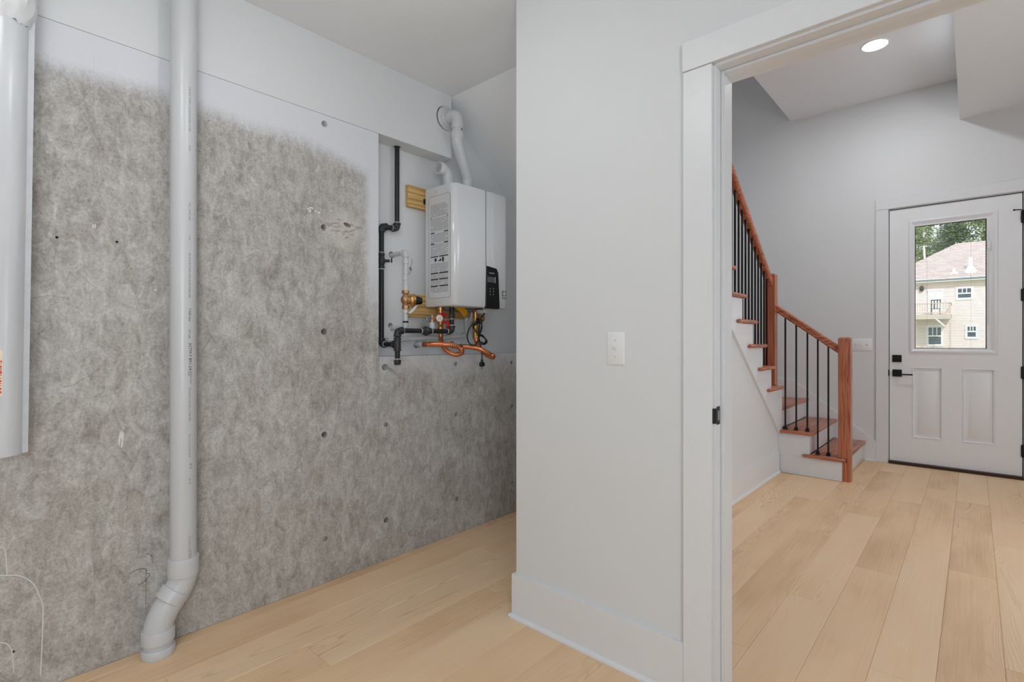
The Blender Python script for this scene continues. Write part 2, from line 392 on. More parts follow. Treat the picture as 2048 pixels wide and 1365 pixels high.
# casting fins of the form joints, patches, marks: pieces lying on the concrete
def fin(px, z0, z1):
    x = on_y(px, 681, YW).x
    part('form_seam', lambda b: box(b, x-.0012, x+.0012, YW-.0016, YW+.002, z0, z1), m_conc, wall_left)
fin(188, .0, 2.27); fin(757, 0, ZL)
part('form_seam', lambda b: box(b, -.3, .58, YW-.0009, YW+.002, 1.873, 1.8745), m_conc, wall_left)
def on_wall_poly(name, pts, mat, th=.0012):
    P = [on_y(px, py, YW) for px, py in pts]
    part(name, lambda b: prism(b, [(p.x, p.z) for p in P], YW-th, YW+.001, 1), mat, wall_left)
on_wall_poly('cement_patch', [(901, 800), (925, 795), (927, 823), (903, 826)], m_patch)
on_wall_poly('cement_patch', [(1019, 757), (1034, 775), (1034, 808), (1012, 799)], m_patch)
on_wall_poly('paint_splat', [(238, 870), (242, 862), (248, 866), (247, 876), (245, 894), (241, 896), (244, 880), (241, 876), (239, 894), (236, 884)], m_chalk)
on_wall_poly('paint_splat', [(184, 452), (188, 446), (192, 451), (190, 458), (186, 457)], m_chalk)
rp = random.Random(9)
for px, py, r in ((616, 418, 2.2), (621, 416, 2.6), (620, 422, 3.2), (625, 417, 1.8), (631, 423, 2.2), (637, 425, 2.6), (641, 419, 1.3), (662, 422, 1.8), (623, 403, 1.2), (622, 409, 1.0), (247, 856, 1.6), (250, 850, 1.2), (310, 580, 2.4), (307, 566, 1.5), (700, 1012, 1.5), (701, 1024, 1.3)):
    on_wall_poly('paint_splat', [(px+r*rp.uniform(.6, 1.5)*math.cos(t), py+r*rp.uniform(.5, 1.3)*math.sin(t)) for t in [2*math.pi*i/7 for i in range(7)]], m_chalk)
def mark(name, pts, mat, r=.0014):
    P = smooth_path([on_y(px, py, YW-.0004) for px, py in pts], 5)
    part(name, lambda b: tube(b, P, r, 6), mat, wall_left)
mark('chalk_line', [(-2, 1152), (40, 1153), (66, 1168), (80, 1195), (86, 1213), (86, 1235), (84, 1290), (81, 1352)], m_chalk, .002)
mark('chalk_line', [(-2, 1095), (8, 1098), (12, 1115), (14, 1150)], m_chalk, .0017)
mark('chalk_line', [(-2, 1286), (14, 1289), (24, 1305), (28, 1345)], m_chalk, .0017)
mark('pencil_arrow', [(258, 1149), (275, 1140), (291, 1139), (293, 1147), (300, 1149), (291, 1162), (277, 1172)], m_print, .0008)
mark('pencil_arrow', [(292, 1147), (292, 1190), (291, 1220)], m_print, .0006)
mark('pencil_arrow', [(293, 1108), (300, 1110), (305, 1115)], m_print, .0008)
for a in ([(438, 524), (452, 518), (470, 525), (486, 528)], [(402, 703), (415, 688), (421, 676)], [(124, 775), (150, 770), (160, 762), (186, 748), (196, 738)], [(66, 500), (80, 505), (94, 512)], [(64, 598), (100, 592), (140, 598)],
          [(644, 479), (655, 473), (666, 470)], [(632, 503), (640, 497), (646, 493)]):
    mark('hairline_crack', a, m_crack, .0004)
for px, py in ((771, 849), (650, 1078)):
    q = on_y(px, py, YW); part('wall_anchor', lambda b: lathe(b, (q.x, YW+.004, q.z), (0, -1, 0), [(.011, 0), (.012, .007), (.006, .009), (.005, .004)], 8), m_steel, wall_left)
for px, py in ((912, 712), (914, 1011), (774, 1054), (1026, 978)):
    q = on_y(px, py, YW); part('plugged_tie_hole', lambda b: lathe(b, (q.x, YW+.002, q.z), (0, -1, 0), [(.011, 0), (.010, .003), (.006, .0045)], 12), m_patch, wall_left)
# ---- drywall above and in the recess
bm = B(); box(bm, -1.7, 2.072, YW-.001, YR, ZT+.0013, ZC+.05, .0012); wall_up = struct('wall_left_upper', bm, m_wall)
cut = B(); VC = (2.035, 2.505)
lathe(cut, (VC[0]-.008, YW-.05, VC[1]), (0, 1, 0), [(.0725, 0), (.0725, .13)], 22)
drill(wall_up, cut)
cut = B(); lathe(cut, (1.740, 2.437, 2.2), (0, 0, 1), [(.021, 0), (.021, .2)], 12); drill(wall_up, cut)
bm = B(); box(bm, 1.5, 3.5, YR, YR+.06, ZL, 3.0); wall_recess = struct('wall_recess', bm, m_wall)
cut = B()
for px, py, r in ((783, 510, .019), (781, 652, .017), (833, 690, .021), (904, 689, .021)):
    q = on_y(px, py, YR); lathe(cut, (q.x, YR-.05, q.z), (0, 1, 0), [(r, 0), (r, .1)], 14)
drill(wall_recess, cut)
# ---- doorway wall
OY0, OY1, OZ = -.31, .612, 2.056
bm = B()
prism(bm, [(-1.75, 0), (OY0, 0), (OY0, OZ), (OY1, OZ), (OY1, 0), (1.455, 0), (1.455, 3.6), (-1.75, 3.6)], XB, XB2, 0)
wall_right = struct('wall_right', bm, m_wall)
# ---- the rest of the room behind the camera
bm = B(); box(bm, -1.78, -1.7, -1.75, 2.6, 0, 2.8); struct('wall_back', bm, m_wall)
bm = B()
for a in ((-1.70, -1.64, .78, 2.14), (-.46, -.38, .78, 2.14), (-1.64, -.46, .78, .86), (-1.64, -.46, 2.06, 2.14)): box(bm, a[0], a[1], -1.75, -1.72, a[2], a[3], .002)
struct('added_window_frame', bm, m_trim)  # unseen window frame, added only to surround the fill light
bm = B(); box(bm, -1.78, 6.3, -1.83, -1.75, 0, 5.3); struct('wall_side', bm, m_wall)
bm = B(); box(bm, -1.78, 2.073, -1.75, 2.6, ZC, ZC+.06); struct('ceiling', bm, m_ceil)
bm = B(); prism(bm, [(2.07, 2.652), (3.5, 2.652-.75*1.43), (3.5, 2.75-.75*1.43), (2.07, 2.75)], 1.455, 2.53, 1); struct('ceiling_under_stairs', bm, m_ceil)
bm = B(); box(bm, 3.5, 3.56, 1.455, 2.6, 0, 1.6); struct('wall_recess_end', bm, m_wall)
# ---- hall
bm = B(); prism(bm, [(-1.75, 0), (-.312, 0), (-.312, 2.437), (.611, 2.437), (.611, 0), (2.6, 0), (2.6, 5.3), (-1.75, 5.3)], XD, XD+.18, 0)
struct('wall_front', bm, m_wall)
bm = B(); box(bm, XB2, XD, .095, 1.46, 3.53, 3.80); struct('ceiling_hall', bm, m_ceil)
bm = B(); box(bm, XB2, XD, -1.75, .095, 3.162, 3.80); struct('ceiling_hall_low', bm, m_ceil)
bm = B(); box(bm, XB2-.1, XD+.1, 1.40, 2.6, 5.2, 5.3); struct('ceiling_stairwell', bm, m_ceil)
bm = B(); box(bm, XB2, XD, 2.46, 2.54, 2.75, 5.3); box(bm, 3.56, XD, 2.46, 2.54, 0, 2.75); struct('wall_stairwell', bm, m_wall)
bm = B(); box(bm, XB2-.08, XB2, 1.40, 2.6, 2.9, 5.3); struct('wall_stairwell_end', bm, m_wall)
bm = B(); box(bm, XB2, XD, 1.40, 1.46, 3.801, 5.3); struct('wall_landing', bm, m_wall)
# wall under the stairs: stepped top
XK = lambda k: 5.0-.247*k
ZK = lambda k: .775+.187*k
NT_ = 13
poly = [(XB2, 0), (5.085, 0), (5.085, .742)]
for k in range(NT_):
    if k: poly.append((XK(k), ZK(k-1)-.03))
    if k: poly.append((XK(k), ZK(k)-.03))
poly[2] = (5.085, ZK(0)-.03)
poly += [(XB2, ZK(NT_-1)-.03)]
bm = B(); prism(bm, poly, 1.31, 1.455, 1); struct('wall_stair', bm, m_wall)
# ---- doorway trim
bm = B(); box(bm, XB-.018, XB, .616, .711, 0, OZ+.001, .0015); struct('trim_1', bm, m_trim)                 # left casing
bm = B(); box(bm, XB-.021, XB, OY0-.1, .713, OZ+.002, OZ+.098, .0015); struct('trim_2', bm, m_trim)           # head casing
bm = B(); box(bm, XB-.018, XB, OY0-.1, OY0-.005, 0, OZ+.001, .0015); struct('trim_3', bm, m_trim)             # right casing
bm = B(); box(bm, XB-.003, XB2+.003, OY1-.003, OY1+.012, 0, OZ, .001); jamb = struct('door_2', bm, m_trim)
part('jamb', lambda b: box(b, XB-.003, XB2+.003, OY0-.012, OY0+.003, 0, OZ, .001), m_trim, jamb)
part('head_jamb', lambda b: box(b, XB-.003, XB2+.003, OY0, OY1, OZ-.006, OZ+.008, .001), m_trim, jamb)
part('door_stop', lambda b: box(b, XB+.040, XB+.076, OY1-.014, OY1-.003, 0, OZ-.006, .0015), m_trim, jamb)
part('door_stop', lambda b: box(b, XB+.040, XB+.076, OY0+.003, OY1-.014, OZ-.017, OZ-.006, .0015), m_trim, jamb)
part('door_stop', lambda b: box(b, XB+.040, XB+.076, OY0+.003, OY0+.014, 0, OZ-.017, .0015), m_trim, jamb)
ZS = on_x(1428, 832, XB).z
def strike(b):
    box(b, XB+.002, XB+.030, OY1-.0045, OY1-.002, ZS-.029, ZS+.029, .0008)
    P = [(XB+.003, OY1-.004), (XB-.006, OY1-.0045), (XB-.012, OY1-.001), (XB-.014, OY1+.004)]
    for (x0, y0), (x1, y1) in zip(P, P[1:]):
        hz = .024
        prism(b, [(x0, y0), (x1, y1), (x1+.001, y1+.002), (x0+.001, y0+.002)], ZS-hz, ZS+hz, 2)
sp_ = part('strike_plate', strike, m_bmetal, jamb); sp_['label'] = 'black metal strike plate'
part('latch_hole', lambda b: box(b, XB+.010, XB+.022, OY1-.0049, OY1-.0042, ZS-.015, ZS+.015), m_steel, sp_)
for s in (-1, 1): part('screw', lambda b: lathe(b, (XB+.016, OY1-.0044, ZS+s*.022), (0, -1, 0), [(.004, 0), (.0025, .001)], 10), m_bmetal, sp_)
bm = B(); box(bm, XB2, XB2+.018, .616, .711, 0, OZ+.001, .0015); struct('trim_4', bm, m_trim)
bm = B(); box(bm, XB2, XB2+.018, OY0-.1, .713, OZ+.002, OZ+.098, .0015); struct('trim_5', bm, m_trim)
bm = B(); box(bm, XB2, XB2+.018, OY0-.1, OY0-.005, 0, OZ+.001, .0015); struct('trim_6', bm, m_trim)
# ---- baseboards with shoe moulding
def shoe(b, x0, x1, y0, y1, side):
    """quarter round, side = direction it bulges to"""
    n = 5; R = .016; prof = [(0, 0)]+[(R*.85*math.cos(math.pi/2*i/n), R*math.sin(math.pi/2*i/n)) for i in range(n+1)]
    if side == '-x': prism(b, [(x0-u, v) for u, v in prof], y0, y1, 1) if False else None
    if side == '-x':
        ring0 = [[b.verts.new((x0-u, y, v)) for u, v in prof] for y in (y0, y1)]
    else:
        ring0 = [[b.verts.new((x, y0-u, v)) for u, v in prof] for x in (x0, x1)]
    b.faces.new(ring0[0]); b.faces.new(ring0[1][::-1]); n = len(prof)
    for i in range(n): b.faces.new((ring0[0][i], ring0[1][i], ring0[1][(i+1) % n], ring0[0][(i+1) % n]))
bm = B(); box(bm, XB-.014, XB, .711, 1.4551, 0, .182); box(bm, XB-.014, XB2, 1.4551, 1.469, 0, .182); bb_r = struct('baseboard_right', bm, m_trim)
part('shoe_moulding', lambda b: (shoe(b, XB-.014, 0, .711, 1.4690, '-x')), m_trim, bb_r)
part('shoe_moulding', lambda b: box(b, XB-.028, XB2, 1.469, 1.482, 0, .015, .004), m_trim, bb_r)
bm = B(); box(bm, XB2+.02, 5.03, 1.296, 1.31, 0, .192, .0012); bb_s = struct('baseboard_stair', bm, m_trim)
part('shoe_moulding', lambda b: shoe(b, XB2+.02, 5.03, 1.296, 0, '-y'), m_trim, bb_s)
bm = B(); box(bm, XD-.014, XD, .715, .80, 0, .19, .0012); bb_f = struct('baseboard_front', bm, m_trim)
part('shoe_moulding', lambda b: shoe(b, XD-.014, 0, .715, .80, '-x'), m_trim, bb_f)
# ---- wall string (skirt board) rising along the far wall, and the one over the landing
bm = B()
prism(bm, [(.712, .0), (.712, .195), (1.455, .766), (2.45, .766), (2.45, .56), (1.30, .56), (1.30, .0)], XD-.018, XD, 0)
struct('trim_7', bm, m_trim)
# ================================================================== EXTERIOR DOOR
DX = XD+.004                                              # inner face of the slab
y0, y1, z0, z1 = -.305, .605, .028, 2.428
LY0, LY1, LZ0, LZ1 = -.128, .428, 1.084, 2.285            # cut-out for the glazed unit
bm = B()
for a in ((y0, LY0, z0, z1), (LY1, y1, z0, z1), (LY0, LY1, LZ1, z1)): box(bm, DX, DX+.044, a[0], a[1], a[2], a[3])
PAN = ((.2126, .434), (-.145, .079)); PZ0, PZ1 = .266, .928
# lower rail with two sunk panel fields
ys = sorted({LY0, LY1, *[v for p in PAN for v in p]})
box(bm, DX, DX+.044, LY0, LY1, PZ1, LZ0); box(bm, DX, DX+.044, LY0, LY1, z0, PZ0)
bm2 = bm
box(bm2, DX, DX+.044, PAN[1][1], PAN[0][0], PZ0, PZ1)
door = struct('door_1', bm2, m_door)
part('door_stile_fill', lambda b: box(b, DX+.0145, DX+.040, LY0-.04, LY1+.04, PZ0-.02, PZ1+.02), m_door, door)
def raised(b, a0, a1):
    # moulded edge falling in, flat valley, bevel up to the raised field
    lev = [(0, 0, DX), (.003, .003, DX-.004), (.009, .009, DX-.003), (.016, .016, DX+.013), (.026, .026, DX+.014), (.052, .052, DX-.001), (.054, .054, DX-.002)]
    rings = []
    for dy, dz, x in lev: rings.append([b.verts.new(p) for p in ((x, a0+dy, PZ0+dz), (x, a1-dy, PZ0+dz), (x, a1-dy, PZ1-dz), (x, a0+dy, PZ1-dz))])
    for r0, r1 in zip(rings, rings[1:]):
        for k in range(4): b.faces.new((r0[k], r0[(k+1) % 4], r1[(k+1) % 4], r1[k]))
    b.faces.new(rings[-1])
for p in PAN:
    part('door_panel', lambda b: raised(b, *p), m_door, door)
GY0, GY1, GZ0, GZ1 = -.082, .413, 1.105, 2.247
def frame4(b, Y0, Y1, Z0, Z1, iY0, iY1, iZ0, iZ1, xo, xi):
    O = [(Y0, Z0), (Y1, Z0), (Y1, Z1), (Y0, Z1)]; I = [(iY0, iZ0), (iY1, iZ0), (iY1, iZ1), (iY0, iZ1)]
    mid = [((o[0]*.6+i[0]*.4), (o[1]*.6+i[1]*.4)) for o, i in zip(O, I)]
    R = [[b.verts.new((x, *p)) for p in q] for q, x in ((O, DX+.001), (O, xo), (mid, xo-.006), (I, xi), (I, DX+.03))]
    for r0, r1 in zip(R, R[1:]):
        for k in range(4): b.faces.new((r0[k], r0[(k+1) % 4], r1[(k+1) % 4], r1[k]))
part('glazing_frame', lambda b: frame4(b, -.152, .452, 1.065, 2.308, -.108, .418, 1.100, 2.262, DX-.009, DX-.001), m_door, door)
def inner(b):
    box(b, DX-.001, DX+.034, -.126, GY0, GZ0-.012, GZ1+.03, .001); box(b, DX-.001, DX+.034, GY1, .424, GZ0-.012, GZ1+.03, .001)
    box(b, DX-.001, DX+.034, GY0, GY1, GZ1, GZ1+.03, .001); box(b, DX-.001, DX+.034, GY0, GY1, GZ0-.014, GZ0, .001)
gf = part('blind_frame', inner, m_door, door)
part('blind_slider', lambda b: (box(b, DX-.007, DX-.001, -.100, -.092, 1.32, 2.16, .001), box(b, DX-.014, DX-.004, -.108, -.086, 1.975, 2.055, .002)), m_switch, gf)
def edge(b):
    box(b, DX+.006, DX+.020, GY0, GY0+.006, GZ0, GZ1); box(b, DX+.006, DX+.020, GY1-.004, GY1, GZ0, GZ1)
    box(b, DX+.006, DX+.020, GY0, GY1, GZ0, GZ0+.005); box(b, DX+.006, DX+.020, GY0, GY1, GZ1-.004, GZ1)
part('spacer_bar', edge, m_sash, gf)
part('window_pane', lambda b: box(b, DX+.004, DX+.006, GY0, GY1, GZ0, GZ1), m_glass, door)
part('window_pane', lambda b: box(b, DX+.032, DX+.034, GY0, GY1, GZ0, GZ1), m_glass, door)
def slats(b):
    z = GZ0+.012
    while z < GZ1-.008:
        vv = [b.verts.new(p) for p in ((DX+.014, GY0+.006, z-.0016), (DX+.014, GY1-.006, z-.0016), (DX+.026, GY1-.006, z+.0010), (DX+.026, GY0+.006, z+.0010))]
        v2 = [b.verts.new(v.co+Vector((0, 0, .0006))) for v in vv]
        b.faces.new(vv[::-1]); b.faces.new(v2)
        for k in range(4): b.faces.new((vv[k], vv[(k+1) % 4], v2[(k+1) % 4], v2[k]))
        z += .0136
part('gap_light_block', lambda b: (box(b, DX+.040, DX+.075, -.3118, -.296, .026, 2.437), box(b, DX+.040, DX+.075, .597, .6108, .026, 2.437), box(b, DX+.040, DX+.075, -.296, .597, 2.420, 2.4368)), m_dark, door)  # dark strips added behind the slab to block daylight in the door gaps
bl = part('blind_slats', slats, m_slat, door, smooth=False); bl['kind'] = 'stuff'
for yy in (.325, .02): part('blind_cord', lambda b: box(b, DX+.0195, DX+.0205, yy-.0006, yy+.0006, GZ0+.004, GZ1-.004), m_groove, door)
# hardware
DBc = on_x(1794, 717.5, DX); HDc = on_x(1794.5, 746.5, DX)
db = part('deadbolt', lambda b: box(b, DX-.012, DX+.002, DBc.y-.036, DBc.y+.036, DBc.z-.034, DBc.z+.034, .002), m_bmetal, door); db['label'] = 'square black deadbolt rose'
part('thumb_turn', lambda b: obox(b, (DX-.022, DBc.y, DBc.z), (1, 0, 0), (0, .82, -.57), (0, .57, .82), .02, .034, .009, .002), m_bmetal, db)
hr = part('handle_rose', lambda b: box(b, DX-.011, DX+.002, HDc.y-.036, HDc.y+.036, HDc.z-.034, HDc.z+.034, .002), m_bmetal, door); hr['label'] = 'square black lever handle rose'
def lever(b):
    lathe(b, (DX-.008, HDc.y+.005, HDc.z), (-1, 0, 0), [(.014, 0), (.014, .030), (.011, .04)], 16)
    box(b, DX-.052, DX-.040, HDc.y-.120, HDc.y+.012, HDc.z-.017, HDc.z-.004, .003)
part('lever', lever, m_bmetal, hr)
part('latch', lambda b: box(b, XD-.006, XD+.004, .606, .614, HDc.z-.03, HDc.z+.03, .002), m_bmetal, door)
for py in (433.5, 590, 746, 903):
    q = on_x(2046, py, XD-.006)
    def hinge(b):
        lathe(b, (XD-.007, -.309, q.z-.052), (0, 0, 1), [(.0075, 0), (.0085, .003), (.0085, .033), (.0075, .034), (.0085, .035), (.0085, .069), (.0075, .07), (.0085, .071), (.0085, .101), (.006, .106)], 12)
        box(b, XD-.004, XD-.001, -.311, -.296, q.z-.05, q.z+.05)
    hg = part('hinge', hinge, m_bmetal, door)
    if py < 500:
        part('hinge_pin_stop', lambda b: (tube(b, [(XD-.012, -.309, q.z+.056), (XD-.045, -.28, q.z+.056), (XD-.05, -.255, q.z+.056)], .0045, 8), lathe(b, (XD-.05, -.257, q.z+.056), (0, 1, 0), [(.007, 0), (.008, .008), (.005, .011)], 10)), m_bmetal, hg)
bm = B(); box(bm, XD-.03, XD+.10, -.312, .611, 0, .026, .003); th = struct('door_3', bm, m_thresh); th.name = 'threshold'
bm = B(); box(bm, XD-.018, XD, .615, .712, 0, 2.442, .0015); struct('trim_8', bm, m_trim)
bm = B(); box(bm, XD-.018, XD, -.42, -.316, 0, 2.442, .0015); struct('trim_9', bm, m_trim)
bm = B(); box(bm, XD-.020, XD, -.422, .714, 2.443, 2.545, .0015); struct('trim_10', bm, m_trim)
# ================================================================== STAIRS
st = thing('staircase', 'red oak stair with white risers turning up to the left beside the entry door', 'staircase', (5.04, .79, 0))
def bull(b, x0, x1, y0, y1, z0, z1, r=.012): box(b, x0, x1, y0, y1, z0, z1, r, 3)
# lower flight, climbing away from the hall towards the landing
part('tread', lambda b: bull(b, 5.04, XD-.018, .789, 1.058, .162, .19), m_oak[0], st)
part('tread', lambda b: bull(b, 5.04, XD-.018, 1.027, 1.30, .352, .38), m_oak[0], st)
part('return_nosing', lambda b: bull(b, 5.008, 5.042, .789, 1.112, .164, .19), m_oak[1], st)
part('return_nosing', lambda b: bull(b, 5.008, 5.042, 1.027, 1.30, .354, .38), m_oak[1], st)
part('landing', lambda b: bull(b, 5.088, XD-.018, 1.285, 2.458, .542, .57), m_oak[0], st)
part('riser', lambda b: box(b, 5.131, XD-.018, .82, .838, 0, .162, .001), m_trim, st)
part('riser', lambda b: box(b, 5.0605, XD-.018, 1.06, 1.078, .191, .351), m_trim, st)
part('riser', lambda b: box(b, 5.088, XD-.018, 1.312, 1.33, .38, .542, .001), m_trim, st)
part('side_panel', lambda b: prism(b, [(.82, 0), (.82, .162), (1.06, .162), (1.06, .352), (1.309, .352), (1.309, 0)], 5.04, 5.060, 0), m_trim, st)
part('shoe_moulding', lambda b: box(b, 5.028, 5.04, .822, 1.28, 0, .014, .004), m_trim, st)
part('landing_frame', lambda b: box(b, 5.11, XD-.02, 1.335, 2.45, 0, .54), m_trim, st)
# upper flight, climbing back over the utility corner
skirt = [(5.085, ZK(0)-.031)]
for k in range(NT_):
    if k: skirt += [(XK(k), ZK(k-1)-.031), (XK(k), ZK(k)-.031)]
skirt += [(XB2+.005, ZK(NT_-1)-.031), (XB2+.005, 1.245+.743*(3.817-XB2)), (5.085, 1.245-.743*(5.085-3.817))]
part('skirt_board', lambda b: prism(b, skirt, 1.288, 1.3095, 1), m_trim, st)
for k in range(NT_):
    xb = max(XK(k+1)+.002, XB2)
    part('tread', lambda b: bull(b, xb, XK(k)+.035, 1.29, 2.458, ZK(k)-.029, ZK(k)), m_oak[1], st)
    part('riser', lambda b: box(b, XK(k)-.018, XK(k), 1.456, 2.458, (ZK(k-1) if k else .57)+.001, ZK(k)-.03, .001), m_trim, st)
    part('return_nosing', lambda b: bull(b, max(XK(k+1)-.13, XB2), XK(k)+.035, 1.256, 1.288, ZK(k)-.029, ZK(k)), m_oak[0], st)
# ---- railing
rl = thing('stair_railing', 'oak newels and handrails with slim black balusters on the staircase', 'railing', (5.085, .8, 0))
def newel(b, x, y, z0, z1, s=.088):
    box(b, x, x+s, y, y+s, z0, z1-.012); c = .012
    R = [[b.verts.new(p) for p in ((x+d, y+d, z), (x+s-d, y+d, z), (x+s-d, y+s-d, z), (x+d, y+s-d, z))] for d, z in ((0, z1-.012), (c, z1))]
    for k in range(4): b.faces.new((R[0][k], R[0][(k+1) % 4], R[1][(k+1) % 4], R[1][k]))
    b.faces.new(R[1])
def newel_low(b):
    newel(b, 5.043, .761, .191, 1.205); box(b, 5.043, 5.131, .761, .788, .16, .191); box(b, 5.043, 5.131, .761, .819, 0, .161)
part('newel_post', newel_low, m_oak[2], rl)
part('newel_post', lambda b: newel(b, 5.038, 1.337, ZK(0)+.001, 1.785), m_oak[2], rl)
bm = B(); box(bm, 5.0861, 5.126, 1.331, 1.455, .571, ZK(0)-.03); tr = struct('trim_11', bm, m_trim)
part('newel_foot', lambda b: box(b, 5.038+.0485, 5.126, 1.337, 1.425, ZK(0)-.0285, ZK(0)), m_oak[2], rl)
def rail(b, p0, p1, w_=.058, h=.068):
    """handrail between two points given on its top centre line, ends cut plumb"""
    p0, p1 = Vector(p0), Vector(p1); d = Vector((p1.x-p0.x, p1.y-p0.y, 0)).normalized(); s = Vector((-d.y, d.x, 0))
    sec = [(-.5, -.80), (-.36, -1), (.36, -1), (.5, -.80), (.42, -.62), (.5, -.40), (.46, -.16), (.28, -.02), (0, 0), (-.28, -.02), (-.46, -.16), (-.5, -.40), (-.42, -.62)]
    R = [[b.verts.new(p+s*u*w_+Vector((0, 0, v*h))) for u, v in sec] for p in (p0, p1)]; n = len(sec)
    b.faces.new(R[0][::-1]); b.faces.new(R[1])
    for k in range(n): b.faces.new((R[0][k], R[0][(k+1) % n], R[1][(k+1) % n], R[1][k]))
RU = lambda x: 1.700+.749*(5.10-x)                       # top of the upper rail
RLo = lambda y: 1.512-.76*(1.343-y)
part('handrail', lambda b: rail(b, (5.038, 1.381, RU(5.038)), (XB2+.02, 1.381, RU(XB2+.02)), .062, .082), m_oak[0], rl)
part('handrail', lambda b: rail(b, (5.087, 1.337, RLo(1.337)), (5.087, .849, RLo(.849)), .056, .070), m_oak[1], rl)
def baluster(z0, z1, x, y):
    o = part('baluster', lambda b: box(b, x-.0064, x+.0064, y-.0064, y+.0064, z0, z1, .0012), m_bmetal, rl)
    def sh(b):
        R = [[b.verts.new((x+sx*d, y+sy*d, z0+z)) for sx, sy in ((-1, -1), (1, -1), (1, 1), (-1, 1))] for d, z in ((.016, 0), (.016, .010), (.011, .016), (.013, .020), (.013, .026), (.009, .031))]
        for r0, r1 in zip(R, R[1:]):
            for k in range(4): b.faces.new((r0[k], r0[(k+1) % 4], r1[(k+1) % 4], r1[k]))
        b.faces.new(R[0][::-1]); b.faces.new(R[-1])
    part('baluster_shoe', sh, m_bmetal, o)
for y, z in ((1.262, .38), (1.174, .38), (1.086, .38), (1.006, .19), (.927, .19)): baluster(z, RLo(y)-.066, 5.087, y)
x = 4.956
while x > 2.2:
    k = int((5.0-x+.03)/.247)
    baluster(ZK(k), RU(x)-.078, x, 1.381); x -= .0823
# ================================================================== HALL FITTINGS
LC = on_z(1750, 90, 3.53)
dl = thing('recessed_light', 'round recessed ceiling light glowing white in the hall ceiling', 'ceiling light', (LC.x, LC.y, 3.53))
part('trim_ring', lambda b: lathe(b, (LC.x, LC.y, 3.532), (0, 0, -1), [(.098, 0), (.096, .005), (.086, .007), (.084, .002)], 40), m_trim, dl)
part('lens', lambda b: lathe(b, (LC.x, LC.y, 3.530), (0, 0, -1), [(.083, 0), (.080, .006)], 40), M_emit('lit lens', (1, .99, .97, 1), 14), dl)
lamp('recessed_lamp', 'AREA', (LC.x, LC.y, 3.515), 17, .15, WARM)
def plate(name, label, ax, c, n, cat, gangs):
    """switch plate; ax = along-wall unit vector, n = out of the wall"""
    ax, n, up = Vector(ax), Vector(n), Vector((0, 0, 1)); c = Vector(c)
    t = thing(name, label, cat, c); W = .0697 if gangs == 1 else .046*(gangs-1)+.0697
    W = W*1.06
    def pl(b):
        R = []
        for d, h in ((0, 0), (0, .003), (.006, .0065)): R.append([b.verts.new(c+ax*sx*(W/2-d)+up*sz*(.0595-d)+n*h) for sx, sz in ((-1, -1), (1, -1), (1, 1), (-1, 1))])
        for r0, r1 in zip(R, R[1:]):
            for k in range(4): b.faces.new((r0[k], r0[(k+1) % 4], r1[(k+1) % 4], r1[k]))
        b.faces.new(R[-1])
    part('cover_plate', pl, m_switch, t)
    for g in range(gangs):
        gc = c+ax*((g-(gangs-1)/2)*.046); upd = 1 if g != 1 or gangs == 1 else -1
        part('toggle', lambda b: (obox(b, gc+n*.0072, ax, up, n, .0105, .0245, .0022, .0008), obox(b, gc+n*.011+up*.003*upd, ax, (up*.8+n*.6*upd).normalized(), (n*.8-up*.6*upd).normalized(), .0085, .015, .009, .0012)), m_switch, t)
        for s in (-1, 1): part('screw', lambda b: lathe(b, gc+up*s*.030+n*.006, n, [(.0033, 0), (.003, .001), (.0012, .0014)], 10), m_seal, t)
plate('light_switch', 'single white toggle switch plate on the wall left of the doorway', (0, -1, 0), on_x(1232, 697.5, XB), (-1, 0, 0), 'light switch', 1)
plate('light_switch', 'triple white toggle switch plate on the hall wall left of the entry door', (0, -1, 0), on_x(1723, 690, XD), (-1, 0, 0), 'light switch', 3)
# ================================================================== DRAIN PIPE
PX, PY, PR = .636, 2.283, .0445
BXp = .553
dp = thing('drain_pipe', 'tall white plastic drain pipe with an offset elbow at the floor by the concrete wall', 'pipe', (BXp, PY, 0))
part('pipe', lambda b: lathe(b, (PX, PY, .335), (0, 0, 1), [(PR, 0), (PR, ZC-.337)], 40), m_pvc, dp)
def upbend(b): tube(b, smooth_path([(PX, PY, .30), (PX, PY, .272), (PX-.010, PY, .238), (PX-.030, PY, .208), (PX-.042, PY, .192)], 5), .0485, 32)
def lowbend(b): tube(b, smooth_path([(PX-.038, PY, .190), (PX-.058, PY, .163), (PX-.075, PY, .128), (BXp, PY, .095), (BXp, PY, .06)], 5), .0485, 32)
e1 = part('elbow', upbend, m_pvc, dp); e2 = part('elbow', lowbend, m_pvc, dp)
part('hub', lambda b: lathe(b, (PX, PY, .272), (0, 0, 1), [(.049, 0), (.0525, .002), (.0525, .068), (.0515, .071), (.045, .0712)], 40), m_pvc, e1)
dv = Vector((-.045, 0, -.058)).normalized()
part('hub', lambda b: lathe(b, Vector((PX-.022, PY, .222)), dv, [(.049, 0), (.0530, .002), (.0530, .043), (.049, .0455)], 40), m_pvc, e2)
part('hub', lambda b: lathe(b, (BXp, PY, .050), (0, 0, 1), [(.050, 0), (.0535, .002), (.0535, .046), (.0525, .048), (.046, .0485)], 40), m_pvc, e2)
part('pipe', lambda b: lathe(b, (BXp, PY, .02), (0, 0, 1), [(.047, 0), (.047, .032)], 40), m_pvc, dp)
part('coupling', lambda b: lathe(b, (BXp, PY, .0002), (0, 0, 1), [(.054, 0), (.055, .002), (.0545, .030), (.053, .032), (.047, .0322)], 40), m_pvc, dp)
view = Vector((-PX, -PY, 0)).normalized(); rgt = Vector((-view.y, view.x, 0)); rgt = rgt if rgt.x > 0 else -rgt
